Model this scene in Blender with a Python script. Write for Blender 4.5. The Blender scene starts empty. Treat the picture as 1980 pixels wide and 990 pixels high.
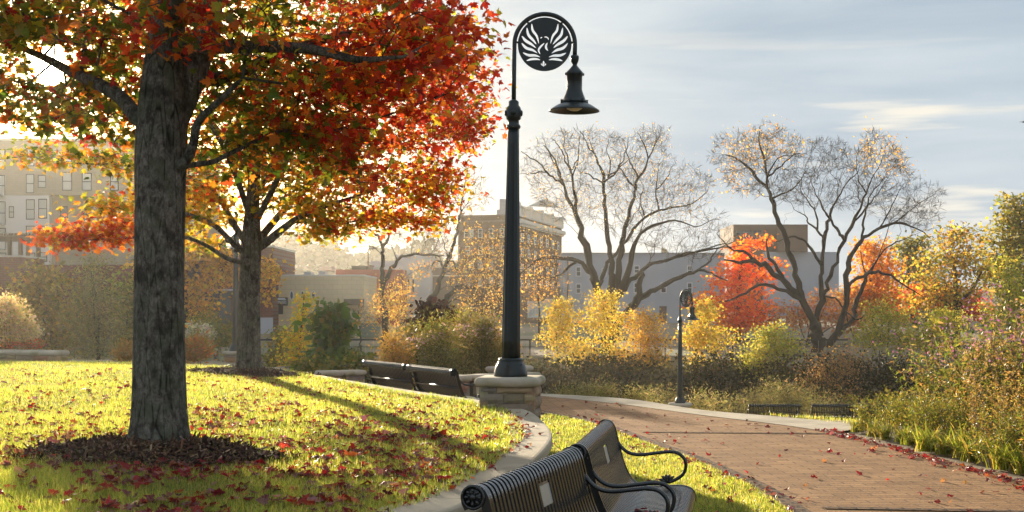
import bpy, math
import numpy as np
from mathutils import Vector, Matrix

SC = bpy.context.scene
COL = SC.collection
rng = np.random.default_rng(11)
F, CX, HY, CZ = 2700.0, 990.0, 590.0, 1.7
R = math.radians

def P(px, py, d):
    return np.array([(px - CX) / F * d, d, CZ - (py - HY) / F * d])

def G(px, py, z=0.0):
    d = (CZ - z) * F / (py - HY)
    return P(px, py, d)

def nrm(v):
    v = np.asarray(v, float)
    return v / np.maximum(np.linalg.norm(v, axis=-1, keepdims=True), 1e-9)

# ---------------------------------------------------------------- materials
class NT:
    def __init__(self, name):
        self.m = bpy.data.materials.new(name)
        self.m.use_nodes = True
        self.t = self.m.node_tree
        self.t.nodes.clear()
        self.out = self.n('ShaderNodeOutputMaterial')
    def n(self, typ, **kw):
        nd = self.t.nodes.new(typ)
        for k, v in kw.items():
            setattr(nd, k, v)
        return nd
    def l(self, a, b):
        self.t.links.new(a, b)
    def math(self, op, a, b=None, clamp=False):
        nd = self.n('ShaderNodeMath', operation=op)
        nd.use_clamp = clamp
        for i, v in enumerate((a, b)):
            if v is None: continue
            if isinstance(v, (int, float)): nd.inputs[i].default_value = v
            else: self.l(v, nd.inputs[i])
        return nd.outputs[0]
    def noise(self, scale, detail=4, rough=.55, vec=None, dist=0):
        nd = self.n('ShaderNodeTexNoise')
        nd.inputs['Scale'].default_value = scale
        nd.inputs['Detail'].default_value = detail
        nd.inputs['Roughness'].default_value = rough
        nd.inputs['Distortion'].default_value = dist
        if vec is not None: self.l(vec, nd.inputs['Vector'])
        return nd
    def coords(self, scale=(1, 1, 1), kind='Object'):
        tc = self.n('ShaderNodeTexCoord')
        mp = self.n('ShaderNodeMapping')
        mp.inputs['Scale'].default_value = scale
        self.l(tc.outputs[kind], mp.inputs['Vector'])
        return mp.outputs[0]
    def ramp(self, fac, stops):
        nd = self.n('ShaderNodeValToRGB')
        el = nd.color_ramp.elements
        while len(el) < len(stops): el.new(.5)
        for e, (p, c) in zip(el, stops):
            e.position = p
            e.color = (*c, 1) if len(c) == 3 else c
        self.l(fac, nd.inputs[0])
        return nd.outputs[0]
    def mix(self, fac, a, b, blend='MIX'):
        nd = self.n('ShaderNodeMix', data_type='RGBA', blend_type=blend)
        for i, v in ((0, fac), (6, a), (7, b)):
            if isinstance(v, (int, float)): nd.inputs[i].default_value = v
            elif isinstance(v, tuple): nd.inputs[i].default_value = (*v, 1)
            else: self.l(v, nd.inputs[i])
        return nd.outputs[2]

def surf(name, color=None, rough=.7, nscale=3., namt=.25, bump=.3, bscale=None, spec=.3, metal=0., coat=0.,
         stretch=(1, 1, 1), tint=None, tint_scale=1., attr=False, bdist=.02):
    """A principled surface: constant or per-vertex base colour, broken up by noise, with a noise bump."""
    t = NT(name)
    b = t.n('ShaderNodeBsdfPrincipled')
    v = t.coords(stretch)
    if attr:
        base = t.n('ShaderNodeAttribute', attribute_name='Col').outputs['Color']
    else:
        base = None
    nz = t.noise(nscale, 6, .6, v)
    f = t.math('MULTIPLY_ADD', nz.outputs['Fac'], 2 * namt); 
    f.node.inputs[2].default_value = 1 - namt
    col = t.mix(1., base if base is not None else tuple(color), f, 'MULTIPLY')
    if tint:
        n2 = t.noise(tint_scale, 3, .5, v)
        fac = t.ramp(n2.outputs['Fac'], [(.45, (0, 0, 0)), (.65, (1, 1, 1))])
        col = t.mix(fac, col, tuple(tint))
    t.l(col, b.inputs['Base Color'])
    b.inputs['Roughness'].default_value = rough
    b.inputs['Specular IOR Level'].default_value = spec
    b.inputs['Metallic'].default_value = metal
    b.inputs['Coat Weight'].default_value = coat
    if bump:
        n3 = t.noise(bscale or nscale * 4, 5, .6, v)
        bp = t.n('ShaderNodeBump')
        bp.inputs['Strength'].default_value = bump
        bp.inputs['Distance'].default_value = bdist
        t.l(n3.outputs['Fac'], bp.inputs['Height'])
        t.l(bp.outputs[0], b.inputs['Normal'])
    t.l(b.outputs[0], t.out.inputs[0])
    return t.m

def leafmat(name, trans=.5, rough=.5, tboost=(1.3, 1.25, .8), spec=.35):
    """Thin leaf: reflects and lets light through; the leaf's own colour comes from the mesh."""
    t = NT(name)
    a = t.n('ShaderNodeAttribute', attribute_name='Col').outputs['Color']
    b = t.n('ShaderNodeBsdfPrincipled')
    b.inputs['Roughness'].default_value = rough
    b.inputs['Specular IOR Level'].default_value = spec
    t.l(a, b.inputs['Base Color'])
    tr = t.n('ShaderNodeBsdfTranslucent')
    t.l(t.mix(1., a, tboost, 'MULTIPLY'), tr.inputs['Color'])
    mx = t.n('ShaderNodeMixShader')
    mx.inputs[0].default_value = trans
    t.l(b.outputs[0], mx.inputs[1]); t.l(tr.outputs[0], mx.inputs[2])
    t.l(mx.outputs[0], t.out.inputs[0])
    return t.m

# ---------------------------------------------------------------- mesh building
class MB:
    def __init__(self):
        self.v, self.f, self.c, self.n = [], [], [], 0
    def add(self, v, faces, col=None):
        v = np.asarray(v, float).reshape(-1, 3)
        if col is None: col = (.048, .038, .031)
        c = np.asarray(col, float)
        if c.ndim == 1: c = np.tile(c, (len(v), 1))
        for fa in (faces if isinstance(faces, list) and len(faces) and isinstance(faces[0], np.ndarray) and faces[0].ndim == 2 else [faces]):
            if isinstance(fa, np.ndarray) and fa.ndim == 2:
                if len(fa): self.f.append(fa + self.n)
            else:
                for q in fa:
                    self.f.append(np.asarray([q]) + self.n)
        self.v.append(v); self.c.append(c); self.n += len(v)
    def mesh(self, name, mat=None, smooth=True):
        me = bpy.data.meshes.new(name)
        if self.n:
            v = np.concatenate(self.v); c = np.concatenate(self.c)
            tot = np.concatenate([np.full(len(f), f.shape[1], np.int32) for f in self.f])
            idx = np.concatenate([f.ravel() for f in self.f]).astype(np.int32)
            me.vertices.add(len(v)); me.vertices.foreach_set('co', v.astype(np.float32).ravel())
            me.loops.add(len(idx)); me.loops.foreach_set('vertex_index', idx)
            me.polygons.add(len(tot))
            me.polygons.foreach_set('loop_start', np.concatenate([[0], np.cumsum(tot)[:-1]]).astype(np.int32))
            me.polygons.foreach_set('use_smooth', np.full(len(tot), smooth))
            me.update(calc_edges=True)
            at = me.color_attributes.new('Col', 'FLOAT_COLOR', 'POINT')
            at.data.foreach_set('color', np.concatenate([c, np.ones((len(c), 1))], 1).astype(np.float32).ravel())
        if mat: me.materials.append(mat)
        return me
    def build(self, name, mat, parent=None, smooth=True):
        o = bpy.data.objects.new(name, self.mesh(name, mat, smooth))
        COL.objects.link(o)
        if parent is not None: o.parent = parent
        return o
    # --- shapes
    def box(self, lo, hi, col=None, M=None):
        x0, y0, z0 = lo; x1, y1, z1 = hi
        v = np.array([(x0,y0,z0),(x1,y0,z0),(x1,y1,z0),(x0,y1,z0),(x0,y0,z1),(x1,y0,z1),(x1,y1,z1),(x0,y1,z1)], float)
        if M is not None: v = v @ np.asarray(M)[:3, :3].T + np.asarray(M)[:3, 3]
        self.add(v, np.array([(0,3,2,1),(4,5,6,7),(0,1,5,4),(1,2,6,5),(2,3,7,6),(3,0,4,7)]), col)
    def tube(self, pts, rad, sides=8, col=None, cap=True):
        pts = np.asarray(pts, float); n = len(pts)
        rad = np.broadcast_to(np.asarray(rad, float), (n,))
        tg = np.empty_like(pts)
        tg[1:-1] = pts[2:] - pts[:-2]; tg[0] = pts[1] - pts[0]; tg[-1] = pts[-1] - pts[-2]
        tg = nrm(tg)
        up = np.array([0, 0, 1.]) if abs(tg[0, 2]) < .9 else np.array([1., 0, 0])
        a = nrm(np.cross(tg[0], up))
        A = np.empty_like(pts)
        for i in range(n):
            a = a - tg[i] * a.dot(tg[i]); a = a / max(np.linalg.norm(a), 1e-9)
            A[i] = a
        B = np.cross(tg, A)
        th = np.arange(sides) * 2 * np.pi / sides
        ring = A[:, None] * np.cos(th)[None, :, None] + B[:, None] * np.sin(th)[None, :, None]
        v = (pts[:, None] + ring * rad[:, None, None]).reshape(-1, 3)
        i = np.arange(n - 1)[:, None] * sides; j = np.arange(sides)[None]; k = (j + 1) % sides
        f = np.stack([i + j, i + k, i + sides + k, i + sides + j], -1).reshape(-1, 4)
        fs = [f]
        if cap and sides > 3:
            fs += [np.arange(sides)[::-1][None], (np.arange(sides) + (n - 1) * sides)[None]]
        self.add(v, fs, col)
    def lathe(self, prof, sides=24, c=(0, 0, 0), col=None, flute=0., nfl=12, flr=None):
        prof = np.asarray(prof, float); n = len(prof)
        th = np.arange(sides) * 2 * np.pi / sides
        r = np.tile(prof[:, :1], (1, sides))
        if flute:
            fl = 1 - flute * (.5 + .5 * np.cos(th * nfl))
            for i in range(n):
                if flr[0] <= prof[i, 1] <= flr[1]: r[i] *= fl
        v = np.stack([r * np.cos(th), r * np.sin(th), np.tile(prof[:, 1:], (1, sides))], -1).reshape(-1, 3) + np.asarray(c)
        i = np.arange(n - 1)[:, None] * sides; j = np.arange(sides)[None]; k = (j + 1) % sides
        f = np.stack([i + j, i + k, i + sides + k, i + sides + j], -1).reshape(-1, 4)
        self.add(v, [f, np.arange(sides)[::-1][None], (np.arange(sides) + (n - 1) * sides)[None]], col)
    def scatter(self, tpl, pos, X, Y, Z, size, col):
        """N copies of a template (verts, tris) with own axes, size and colour."""
        tv, tf = tpl
        n = len(pos)
        if n == 0: return
        size = np.broadcast_to(np.asarray(size, float), (n,))
        L = tv[None, :, 0:1] * X[:, None] + tv[None, :, 1:2] * Y[:, None] + tv[None, :, 2:3] * Z[:, None]
        v = pos[:, None] + L * size[:, None, None]
        f = tf[None] + (np.arange(n) * len(tv))[:, None, None]
        c = np.repeat(col, len(tv), 0)
        self.add(v.reshape(-1, 3), f.reshape(-1, tf.shape[1]), c)

def catmull(pts, n=6, closed=False):
    pts = np.asarray(pts, float)
    if closed: q = np.concatenate([pts[-1:], pts, pts[:2]])
    else: q = np.concatenate([2 * pts[:1] - pts[1:2], pts, 2 * pts[-1:] - pts[-2:-1]])
    t = np.linspace(0, 1, n, endpoint=False)[:, None]
    out = []
    for i in range(1, len(q) - 2):
        a, b, c, d = q[i-1], q[i], q[i+1], q[i+2]
        out.append(.5 * (2*b + (c-a)*t + (2*a-5*b+4*c-d)*t**2 + (3*b-a-3*c+d)*t**3))
    out = np.concatenate(out)
    return out if closed else np.concatenate([out, pts[-1:]])

def inside(pt, poly):
    x, y = pt[:, 0], pt[:, 1]
    c = np.zeros(len(pt), bool)
    j = len(poly) - 1
    for i in range(len(poly)):
        xi, yi = poly[i][:2]; xj, yj = poly[j][:2]
        if yi != yj:
            c ^= ((yi > y) != (yj > y)) & (x < (xj - xi) * (y - yi) / (yj - yi) + xi)
        j = i
    return c

# ---------------------------------------------------------------- things
def tag(o, label=None, cat=None, group=None, kind=None):
    if label: o['label'] = label
    if cat: o['category'] = cat
    if group: o['group'] = group
    if kind: o['kind'] = kind
    return o

def thing(name, label, cat, loc=(0, 0, 0), rz=0., group=None):
    o = bpy.data.objects.new(name, None)
    COL.objects.link(o)
    o.empty_display_size = .2
    o.location = tuple(float(a) for a in loc); o.rotation_euler = (0, 0, rz)
    return tag(o, label, cat, group)

def copy_thing(o, loc, rz=0., label=None, group=None, scale=None, parent=None):
    c = o.copy(); COL.objects.link(c)
    if parent is not None: c.parent = parent
    else:
        c.location = tuple(float(a) for a in loc); c.rotation_euler = (0, 0, rz)
        if label: c['label'] = label
        if group: c['group'] = group
        if scale: c.scale = scale if isinstance(scale, tuple) else (scale,) * 3
    for ch in list(o.children):
        copy_thing(ch, None, parent=c)
    return c

# ---------------------------------------------------------------- leaf shapes
def maple_tpl(fine=True):
    half = [(.06, .10), (.30, -.04), (.27, .12), (.40, .20), (.55, .46), (.36, .44), (.22, .46), (.26, .68), (.12, .74), (0, 1.02)] if fine else \
           [(.34, 0.), (.26, .18), (.54, .46), (.22, .46), (.20, .72), (0, 1.02)]
    o = [(0, 0)] + half + [(-x, y) for x, y in half[-2::-1]]
    v = [(0, .36, 0)] + [(x, y, -.22 * abs(x) - .18 * max(0, y - .4) ** 1.5) for x, y in o]
    n = len(o)
    f = [(0, 1 + i, 1 + (i + 1) % n) for i in range(n)]
    return np.array(v), np.array(f)
MAPLE = maple_tpl(True); MAPLE2 = maple_tpl(False)
OVAL = (np.array([(0, 0, 0), (.3, .35, -.05), (.22, .75, -.08), (0, 1, -.2), (-.22, .75, -.08), (-.3, .35, -.05)]), np.array([(0, 1, 2), (0, 2, 4), (2, 3, 4), (0, 4, 5)]))
RHOMB = (np.array([(0, 0, 0), (.38, .5, -.08), (0, 1, -.05), (-.38, .5, .06)]), np.array([(0, 1, 2), (0, 2, 3)]))
NARROW = (np.array([(0, 0, 0), (.13, .45, -.03), (0, 1, -.22), (-.13, .45, -.03)]), np.array([(0, 1, 2), (0, 2, 3)]))

def frames(n, r, up=.6, out=None, droop=.35):
    """Random leaf axes: Z the leaf normal, Y the tip direction, X across."""
    Z = nrm(r.normal(size=(n, 3)) + np.array([0, 0, up * 1.8]))
    Y = r.normal(size=(n, 3)) * .7
    if out is not None: Y = Y + out
    Y[:, 2] -= droop
    Y = nrm(Y - Z * (Y * Z).sum(1, keepdims=True))
    return np.cross(Y, Z), Y, Z

def pal(r, n, cols, w=None, jit=.18):
    cols = np.asarray(cols, float)
    i = r.choice(len(cols), n, p=None if w is None else np.asarray(w) / np.sum(w))
    c = cols[i] * np.exp(r.normal(0, jit, (n, 1))) * np.exp(r.normal(0, jit * .4, (n, 3)))
    return np.clip(c, 0.002, .9)

# ---------------------------------------------------------------- branching growth
class Skel:
    def __init__(self):
        self.p, self.par, self.pl, self.r = [], [], [], []
    def limb(self, pts, rad, par=-1, sub=4, wob=None):
        pts = np.asarray(pts, float); rad = np.asarray(rad, float)
        if par >= 0:
            pts = np.concatenate([[self.p[par]], pts]); rad = np.concatenate([[min(self.r[par], rad[0] * 1.15)], rad])
        q = catmull(np.concatenate([pts, rad[:, None]], 1), sub)
        if wob is not None:
            n = len(q); q[1:, :3] += wob.normal(0, 1, (n - 1, 3)) * (q[1:, 3:4] * .30 + .02); q[1:, 3] *= np.exp(wob.normal(0, .09, n - 1))
        if par >= 0: q = q[1:]
        ids = []
        for a in q:
            pl = 0 if par < 0 else self.pl[par] + np.linalg.norm(a[:3] - self.p[par])
            self.p.append(a[:3]); self.par.append(par); self.pl.append(pl); self.r.append(max(a[3], .001))
            par = len(self.p) - 1
            ids.append(par)
        return ids
    def near(self, pt):
        return int(np.argmin(np.linalg.norm(np.asarray(self.p) - np.asarray(pt), axis=1)))
    def grow(self, targets, r, step=.4, bf=.3, jit=.06, lift=.0, r0=.004, first=0, sort=None):
        targets = np.asarray(targets, float)
        cap = len(self.p) + int(len(targets) * 14) + 10
        pos = np.zeros((cap, 3)); n = len(self.p)
        pos[:n] = self.p; pl = np.zeros(cap); pl[:n] = self.pl
        base = pos[first:n]
        dmin = np.array([np.min(np.linalg.norm(base - t, axis=1)) for t in targets])
        ends = []
        for ti in np.argsort(dmin):
            t = targets[ti]
            dd = np.linalg.norm(pos[first:n] - t, axis=1)
            k = int(np.argmin(dd + bf * pl[first:n])) + first
            d = dd[k - first]
            m = max(1, min(12, int(round(d / step))))
            s = pos[k]
            if self.par[k] >= 0: pd = nrm(s - pos[self.par[k]])
            else: pd = np.array([0, 0, 1.])
            ctrl = s + pd * d * .35 + (t - s) * .15 + np.array([0, 0, lift * d])
            prev = k
            for a in range(1, m + 1):
                u = a / m
                q = (1-u)**2 * s + 2*u*(1-u) * ctrl + u*u * t
                if a < m: q = q + r.normal(0, jit * d, 3)
                if n >= cap: break
                pos[n] = q; pl[n] = pl[prev] + np.linalg.norm(q - pos[prev])
                self.p.append(q); self.par.append(prev); self.pl.append(pl[n]); self.r.append(0.)
                prev = n; n += 1
            ends.append(prev)
        self.r0 = r0
        return ends
    def radii(self, r0=.004, ex=2.4, rmax=None):
        n = len(self.p); acc = np.zeros(n); par = self.par
        nch = np.zeros(n, int)
        for i in range(n):
            if par[i] >= 0: nch[par[i]] += 1
        for i in range(n - 1, -1, -1):
            if nch[i] == 0: acc[i] += r0 ** ex
            acc[i] += 0
            if par[i] >= 0: acc[par[i]] += acc[i]
        rr = acc ** (1 / ex)
        given = np.asarray(self.r)
        out = np.where(given > 0, given, rr)
        for i in range(n):
            if given[i] <= 0 and par[i] >= 0: out[i] = min(out[i], out[par[i]] * .9)
        self.rr = out
        return out
    def mesh(self, mb, col=None, minr=0.):
        n = len(self.p); ch = [[] for _ in range(n)]
        for i, p in enumerate(self.par):
            if p >= 0: ch[p].append(i)
        rr = self.rr; P3 = np.asarray(self.p)
        starts = [(-1, i) for i in range(n) if self.par[i] < 0]
        while starts:
            s, i = starts.pop()
            ids = [] if s < 0 else [s]
            cur = i
            while True:
                ids.append(cur)
                c = ch[cur]
                if not c: break
                b = max(c, key=lambda k: rr[k])
                starts += [(cur, k) for k in c if k != b]
                cur = b
            if len(ids) < 2: continue
            rad = rr[ids].copy()
            if s >= 0: rad[0] = min(rad[0], rad[1] * 1.25)
            rm = rad.max()
            if rm < minr: continue
            mb.tube(P3[ids], np.maximum(rad, .0015), 14 if rm > .12 else 8 if rm > .05 else 5 if rm > .02 else 3, col(rm) if callable(col) else col, cap=rm > .03)

def in_blobs(r, blobs, n, shell=.25):
    """n points spread over a list of (centre, radii, weight) ellipsoids."""
    w = np.array([b[2] for b in blobs], float); w /= w.sum()
    k = r.choice(len(blobs), n, p=w)
    c = np.array([b[0] for b in blobs])[k]; rad = np.array([b[1] for b in blobs])[k]
    u = nrm(r.normal(size=(n, 3))) * (r.random((n, 1)) ** shell)
    return c + u * rad, k
SUN_E = 5.0; SKY_S = .10; EXPO = 1.25; CLOUD = .41; GLOW1 = 9.0; GLOW2 = .12; GRASS_N = 900000; HAZE = .00026
# ================================================================ camera, sky, sun
cam = bpy.data.cameras.new('camera'); camo = bpy.data.objects.new('camera', cam); COL.objects.link(camo)
camo.location = (0, 0, CZ); camo.rotation_euler = (R(90), 0, 0)
cam.lens = 36 * F / 1980; cam.sensor_width = 36; cam.shift_y = (HY - 495) / 1980
cam.clip_end = 3000; cam.clip_start = .1
cam.dof.use_dof = False
SC.camera = camo

SUN = nrm(np.array([(95 - CX) / F, 1., (HY - 125) / F]))      # direction towards the sun
SEL = math.asin(SUN[2]); SAZ = math.atan2(SUN[0], SUN[1])
sl = bpy.data.lights.new('sun', 'SUN'); so = bpy.data.objects.new('sun', sl); COL.objects.link(so)
sl.energy = SUN_E; sl.angle = R(.53); sl.color = (1., .85, .62)
so.rotation_euler = Vector(-SUN).to_track_quat('-Z', 'Y').to_euler()
so.location = (-30, 60, 30)

w = bpy.data.worlds.new('World'); SC.world = w; w.use_nodes = True
t = w.node_tree; t.nodes.clear()
def wn(typ, **kw):
    nd = t.nodes.new(typ)
    for k, v in kw.items(): setattr(nd, k, v)
    return nd
def wm(op, a, b=None, c=None, clamp=False):
    nd = wn('ShaderNodeMath', operation=op); nd.use_clamp = clamp
    for i, v in enumerate((a, b, c)):
        if v is None: continue
        if isinstance(v, (int, float)): nd.inputs[i].default_value = v
        else: t.links.new(v, nd.inputs[i])
    return nd.outputs[0]
def wmix(f, a, b, blend='MIX'):
    nd = wn('ShaderNodeMix', data_type='RGBA', blend_type=blend)
    for i, v in ((0, f), (6, a), (7, b)):
        if isinstance(v, (int, float)): nd.inputs[i].default_value = v
        elif isinstance(v, tuple): nd.inputs[i].default_value = (*v, 1)
        else: t.links.new(v, nd.inputs[i])
    return nd.outputs[2]
def wramp(f, stops):
    nd = wn('ShaderNodeValToRGB'); el = nd.color_ramp.elements
    while len(el) < len(stops): el.new(.5)
    for e, (p, c) in zip(el, stops): e.position = p; e.color = (*c, 1)
    t.links.new(f, nd.inputs[0]); return nd.outputs[0]
sky = wn('ShaderNodeTexSky'); sky.sky_type = 'NISHITA'; sky.sun_disc = False
sky.sun_elevation = SEL; sky.sun_rotation = SAZ
sky.air_density = 1.; sky.dust_density = 2.; sky.ozone_density = 1.
tc = wn('ShaderNodeTexCoord'); D = tc.outputs['Generated']
sep = wn('ShaderNodeSeparateXYZ'); t.links.new(D, sep.inputs[0])
mp = wn('ShaderNodeMapping'); mp.inputs['Scale'].default_value = (2.2, 2.2, 20); t.links.new(D, mp.inputs[0])
n1 = wn('ShaderNodeTexNoise'); n1.inputs['Scale'].default_value = 1.3; n1.inputs['Detail'].default_value = 6; n1.inputs['Roughness'].default_value = .52; n1.inputs['Distortion'].default_value = .3
t.links.new(mp.outputs[0], n1.inputs['Vector'])
mp2 = wn('ShaderNodeMapping'); mp2.inputs['Scale'].default_value = (3.5, 3.5, 42); mp2.inputs['Location'].default_value = (4.3, 1.1, 7.7); t.links.new(D, mp2.inputs[0])
n2 = wn('ShaderNodeTexNoise'); n2.inputs['Scale'].default_value = 1.6; n2.inputs['Detail'].default_value = 5; n2.inputs['Roughness'].default_value = .5
t.links.new(mp2.outputs[0], n2.inputs['Vector'])
K = 1 / SKY_S
# layered cloud deck: grey-blue undersides, paler sheets, thin cream breaks
dark = tuple(K * c * CLOUD for c in (.42, .53, .64)); pale = tuple(K * c * CLOUD for c in (.62, .71, .78)); cream = tuple(K * c * CLOUD for c in (.98, .92, .80))
body = wmix(wramp(n1.outputs['Fac'], [(.36, (0, 0, 0)), (.66, (1, 1, 1))]), dark, pale)
brk = wramp(n2.outputs['Fac'], [(.58, (0, 0, 0)), (.72, (1, 1, 1))])
low = wramp(sep.outputs['Z'], [(.0, (1, 1, 1)), (.13, (.9, .9, .9)), (.2, (.0, .0, .0))])
cloud = wmix(wm('MULTIPLY', brk, low), body, cream)
cloud = wmix(wramp(sep.outputs['Z'], [(.0, (.4, .4, .4)), (.06, (0, 0, 0))]), cloud, tuple(K * c * CLOUD for c in (.80, .78, .74)))
dt = wn('ShaderNodeVectorMath', operation='DOT_PRODUCT'); t.links.new(D, dt.inputs[0]); dt.inputs[1].default_value = tuple(SUN)
dot = dt.outputs['Value']
# the deck thins out towards the sun, so that the clear sky and the glow round the sun show through it
thin = wramp(dot, [(.90, (1, 1, 1)), (.96, (.95, .95, .95)), (.985, (.78, .78, .78)), (1., (.35, .35, .35))])
col = wmix(thin, sky.outputs[0], cloud)
ac = wm('ARCCOSINE', dot)
glow = wm('ADD', wm('MULTIPLY', wm('POWER', 2.71828, wm('MULTIPLY', ac, -1 / R(1.1))), GLOW1 * K), wm('MULTIPLY', wm('POWER', 2.71828, wm('MULTIPLY', ac, -1 / R(4.5))), GLOW2 * K))
disc = wm('MULTIPLY', wm('LESS_THAN', ac, R(.30)), 60 * K)
gl = wmix(1., wn('ShaderNodeRGB').outputs[0], (1., 1., 1.), 'MULTIPLY')
gl.node.inputs[6].links[0].from_node.outputs[0].default_value = (1., .86, .58, 1)
vm = wn('ShaderNodeVectorMath', operation='SCALE'); t.links.new(gl, vm.inputs[0]); t.links.new(wm('ADD', glow, disc), vm.inputs['Scale'])
col = wmix(1., col, vm.outputs[0], 'ADD')
bg = wn('ShaderNodeBackground'); bg.inputs['Strength'].default_value = SKY_S; t.links.new(col, bg.inputs[0])
wo = wn('ShaderNodeOutputWorld'); t.links.new(bg.outputs[0], wo.inputs[0])
SC.view_settings.view_transform = 'Standard'; SC.view_settings.look = 'None'; SC.view_settings.gamma = 1
SC.view_settings.use_curve_mapping = False; SC.view_settings.exposure = EXPO
SC.cycles.max_bounces = 8; SC.cycles.transmission_bounces = 6; SC.cycles.diffuse_bounces = 4; SC.cycles.volume_bounces = 0
SC.cycles.transparent_max_bounces = 8

# ================================================================ materials
M = {}
M['leaf'] = leafmat('tree leaf', .62, .42, (1.75, 1.6, .9))
M['far_leaf'] = leafmat('far leaf', .6, .6, (1.55, 1.4, .9))
M['grass'] = leafmat('grass blade', .72, .32, (2.5, 2.25, 1.2), .7)
M['litter'] = leafmat('fallen leaf', .35, .5, (1.3, 1., .9))
M['bright_leaf'] = leafmat('glowing maple leaf', .7, .6, (1.7, 1.6, .9))
M['herb'] = leafmat('perennial leaf', .5, .4, (1.7, 1.5, .75), .5)
M['metal'] = surf('black green enamel', (.010, .016, .016), .34, 8, .2, .02, spec=.4, coat=.15)
M['bench'] = surf('black bench enamel', (.016, .016, .016), .2, 20, .25, .02, spec=.7, coat=0)
M['plaque'] = surf('brushed plaque', (.55, .54, .50), .35, 30, .1, .05, metal=.6)
M['glass_lamp'] = surf('lamp glass', (.75, .70, .55), .3, 10, .05, 0)
M['cap'] = surf('cast stone', (.50, .43, .34), .85, 6, .18, .25, 60, tint=(.30, .27, .16), tint_scale=3, bdist=.01)
M['mortar_stone'] = surf('rough field stone', None, .85, 9, .35, .7, 26, attr=True, bdist=.02)
M['concrete'] = surf('pale concrete', (.52, .43, .31), .9, 2.5, .22, .2, 80, bdist=.008, tint=(.36, .295, .21), tint_scale=1.1)
M['mulch'] = surf('bark mulch', (.045, .024, .015), .95, 14, .5, 1., 40, bdist=.03)
M['chip'] = surf('bark chips', None, .85, 20, .3, .3, attr=True)
M['soil'] = surf('lawn soil', (.05, .055, .02), .95, 6, .4, .6, 40, tint=(.05, .04, .025), tint_scale=1.5)
M['ground'] = surf('dry ground', (.26, .20, .14), .95, .5, .3, .5, 3, tint=(.15, .15, .07), tint_scale=.12, bdist=.08)
M['bark_far'] = surf('weathered bark', None, .9, 3, .4, .6, 9, stretch=(1, 1, .3), bdist=.05, attr=True)
M['twig'] = surf('twig bark', (.06, .045, .035), .85, 20, .3, 0)
M['glass'] = surf('window glass', (.05, .06, .07), .08, 2, .1, 0, spec=.8)

def bark_mat():
    t = NT('maple bark')
    b = t.n('ShaderNodeBsdfPrincipled'); b.inputs['Roughness'].default_value = .9; b.inputs['Specular IOR Level'].default_value = .2
    v = t.coords((1, 1, .55)); v2 = t.coords((1, 1, 1)); v3 = t.coords((1., 1., .8))
    rid = t.noise(30, 8, .75, v, .5)
    blot = t.noise(6, 6, .62, v2)
    patch = t.noise(9, 4, .6, v3)
    base = t.ramp(rid.outputs['Fac'], [(.32, (.022, .018, .014)), (.43, (.12, .108, .085)), (.55, (.24, .225, .19)), (.70, (.40, .38, .34))])
    lich = t.ramp(blot.outputs['Fac'], [(.46, (0, 0, 0)), (.60, (.75, .75, .75))])
    c = t.mix(lich, base, (.12, .135, .085))
    dk = t.ramp(patch.outputs['Fac'], [(.50, (0, 0, 0)), (.64, (.8, .8, .8))])
    c = t.mix(dk, c, (.045, .040, .034))
    sp = t.noise(48, 2, .5, v2)
    c = t.mix(t.ramp(sp.outputs['Fac'], [(.66, (0, 0, 0)), (.72, (.55, .55, .55))]), c, (.24, .26, .22))
    vor = t.n('ShaderNodeTexVoronoi', feature='DISTANCE_TO_EDGE'); vor.inputs['Scale'].default_value = 11; vor.inputs['Randomness'].default_value = 1; t.l(t.coords((1, 1, .10)), vor.inputs['Vector'])
    crk = t.ramp(vor.outputs['Distance'], [(.0, (1, 1, 1)), (.045, (0, 0, 0))])
    c = t.mix(t.math('MULTIPLY', crk, t.ramp(blot.outputs['Fac'], [(.40, (.2, .2, .2)), (.6, (.95, .95, .95))])), c, (.010, .008, .007))
    t.l(c, b.inputs['Base Color'])
    h = t.math('ADD', t.math('MULTIPLY', rid.outputs['Fac'], 1.), t.math('MULTIPLY', t.math('MINIMUM', vor.outputs['Distance'], .12), 2.4))
    h = t.math('ADD', h, t.math('MULTIPLY', t.noise(60, 4, .6, v2).outputs['Fac'], .35))
    bp = t.n('ShaderNodeBump'); bp.inputs['Strength'].default_value = 1.; bp.inputs['Distance'].default_value = .05
    t.l(h, bp.inputs['Height']); t.l(bp.outputs[0], b.inputs['Normal'])
    t.l(b.outputs[0], t.out.inputs[0])
    return t.m
M['bark'] = bark_mat()

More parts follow.
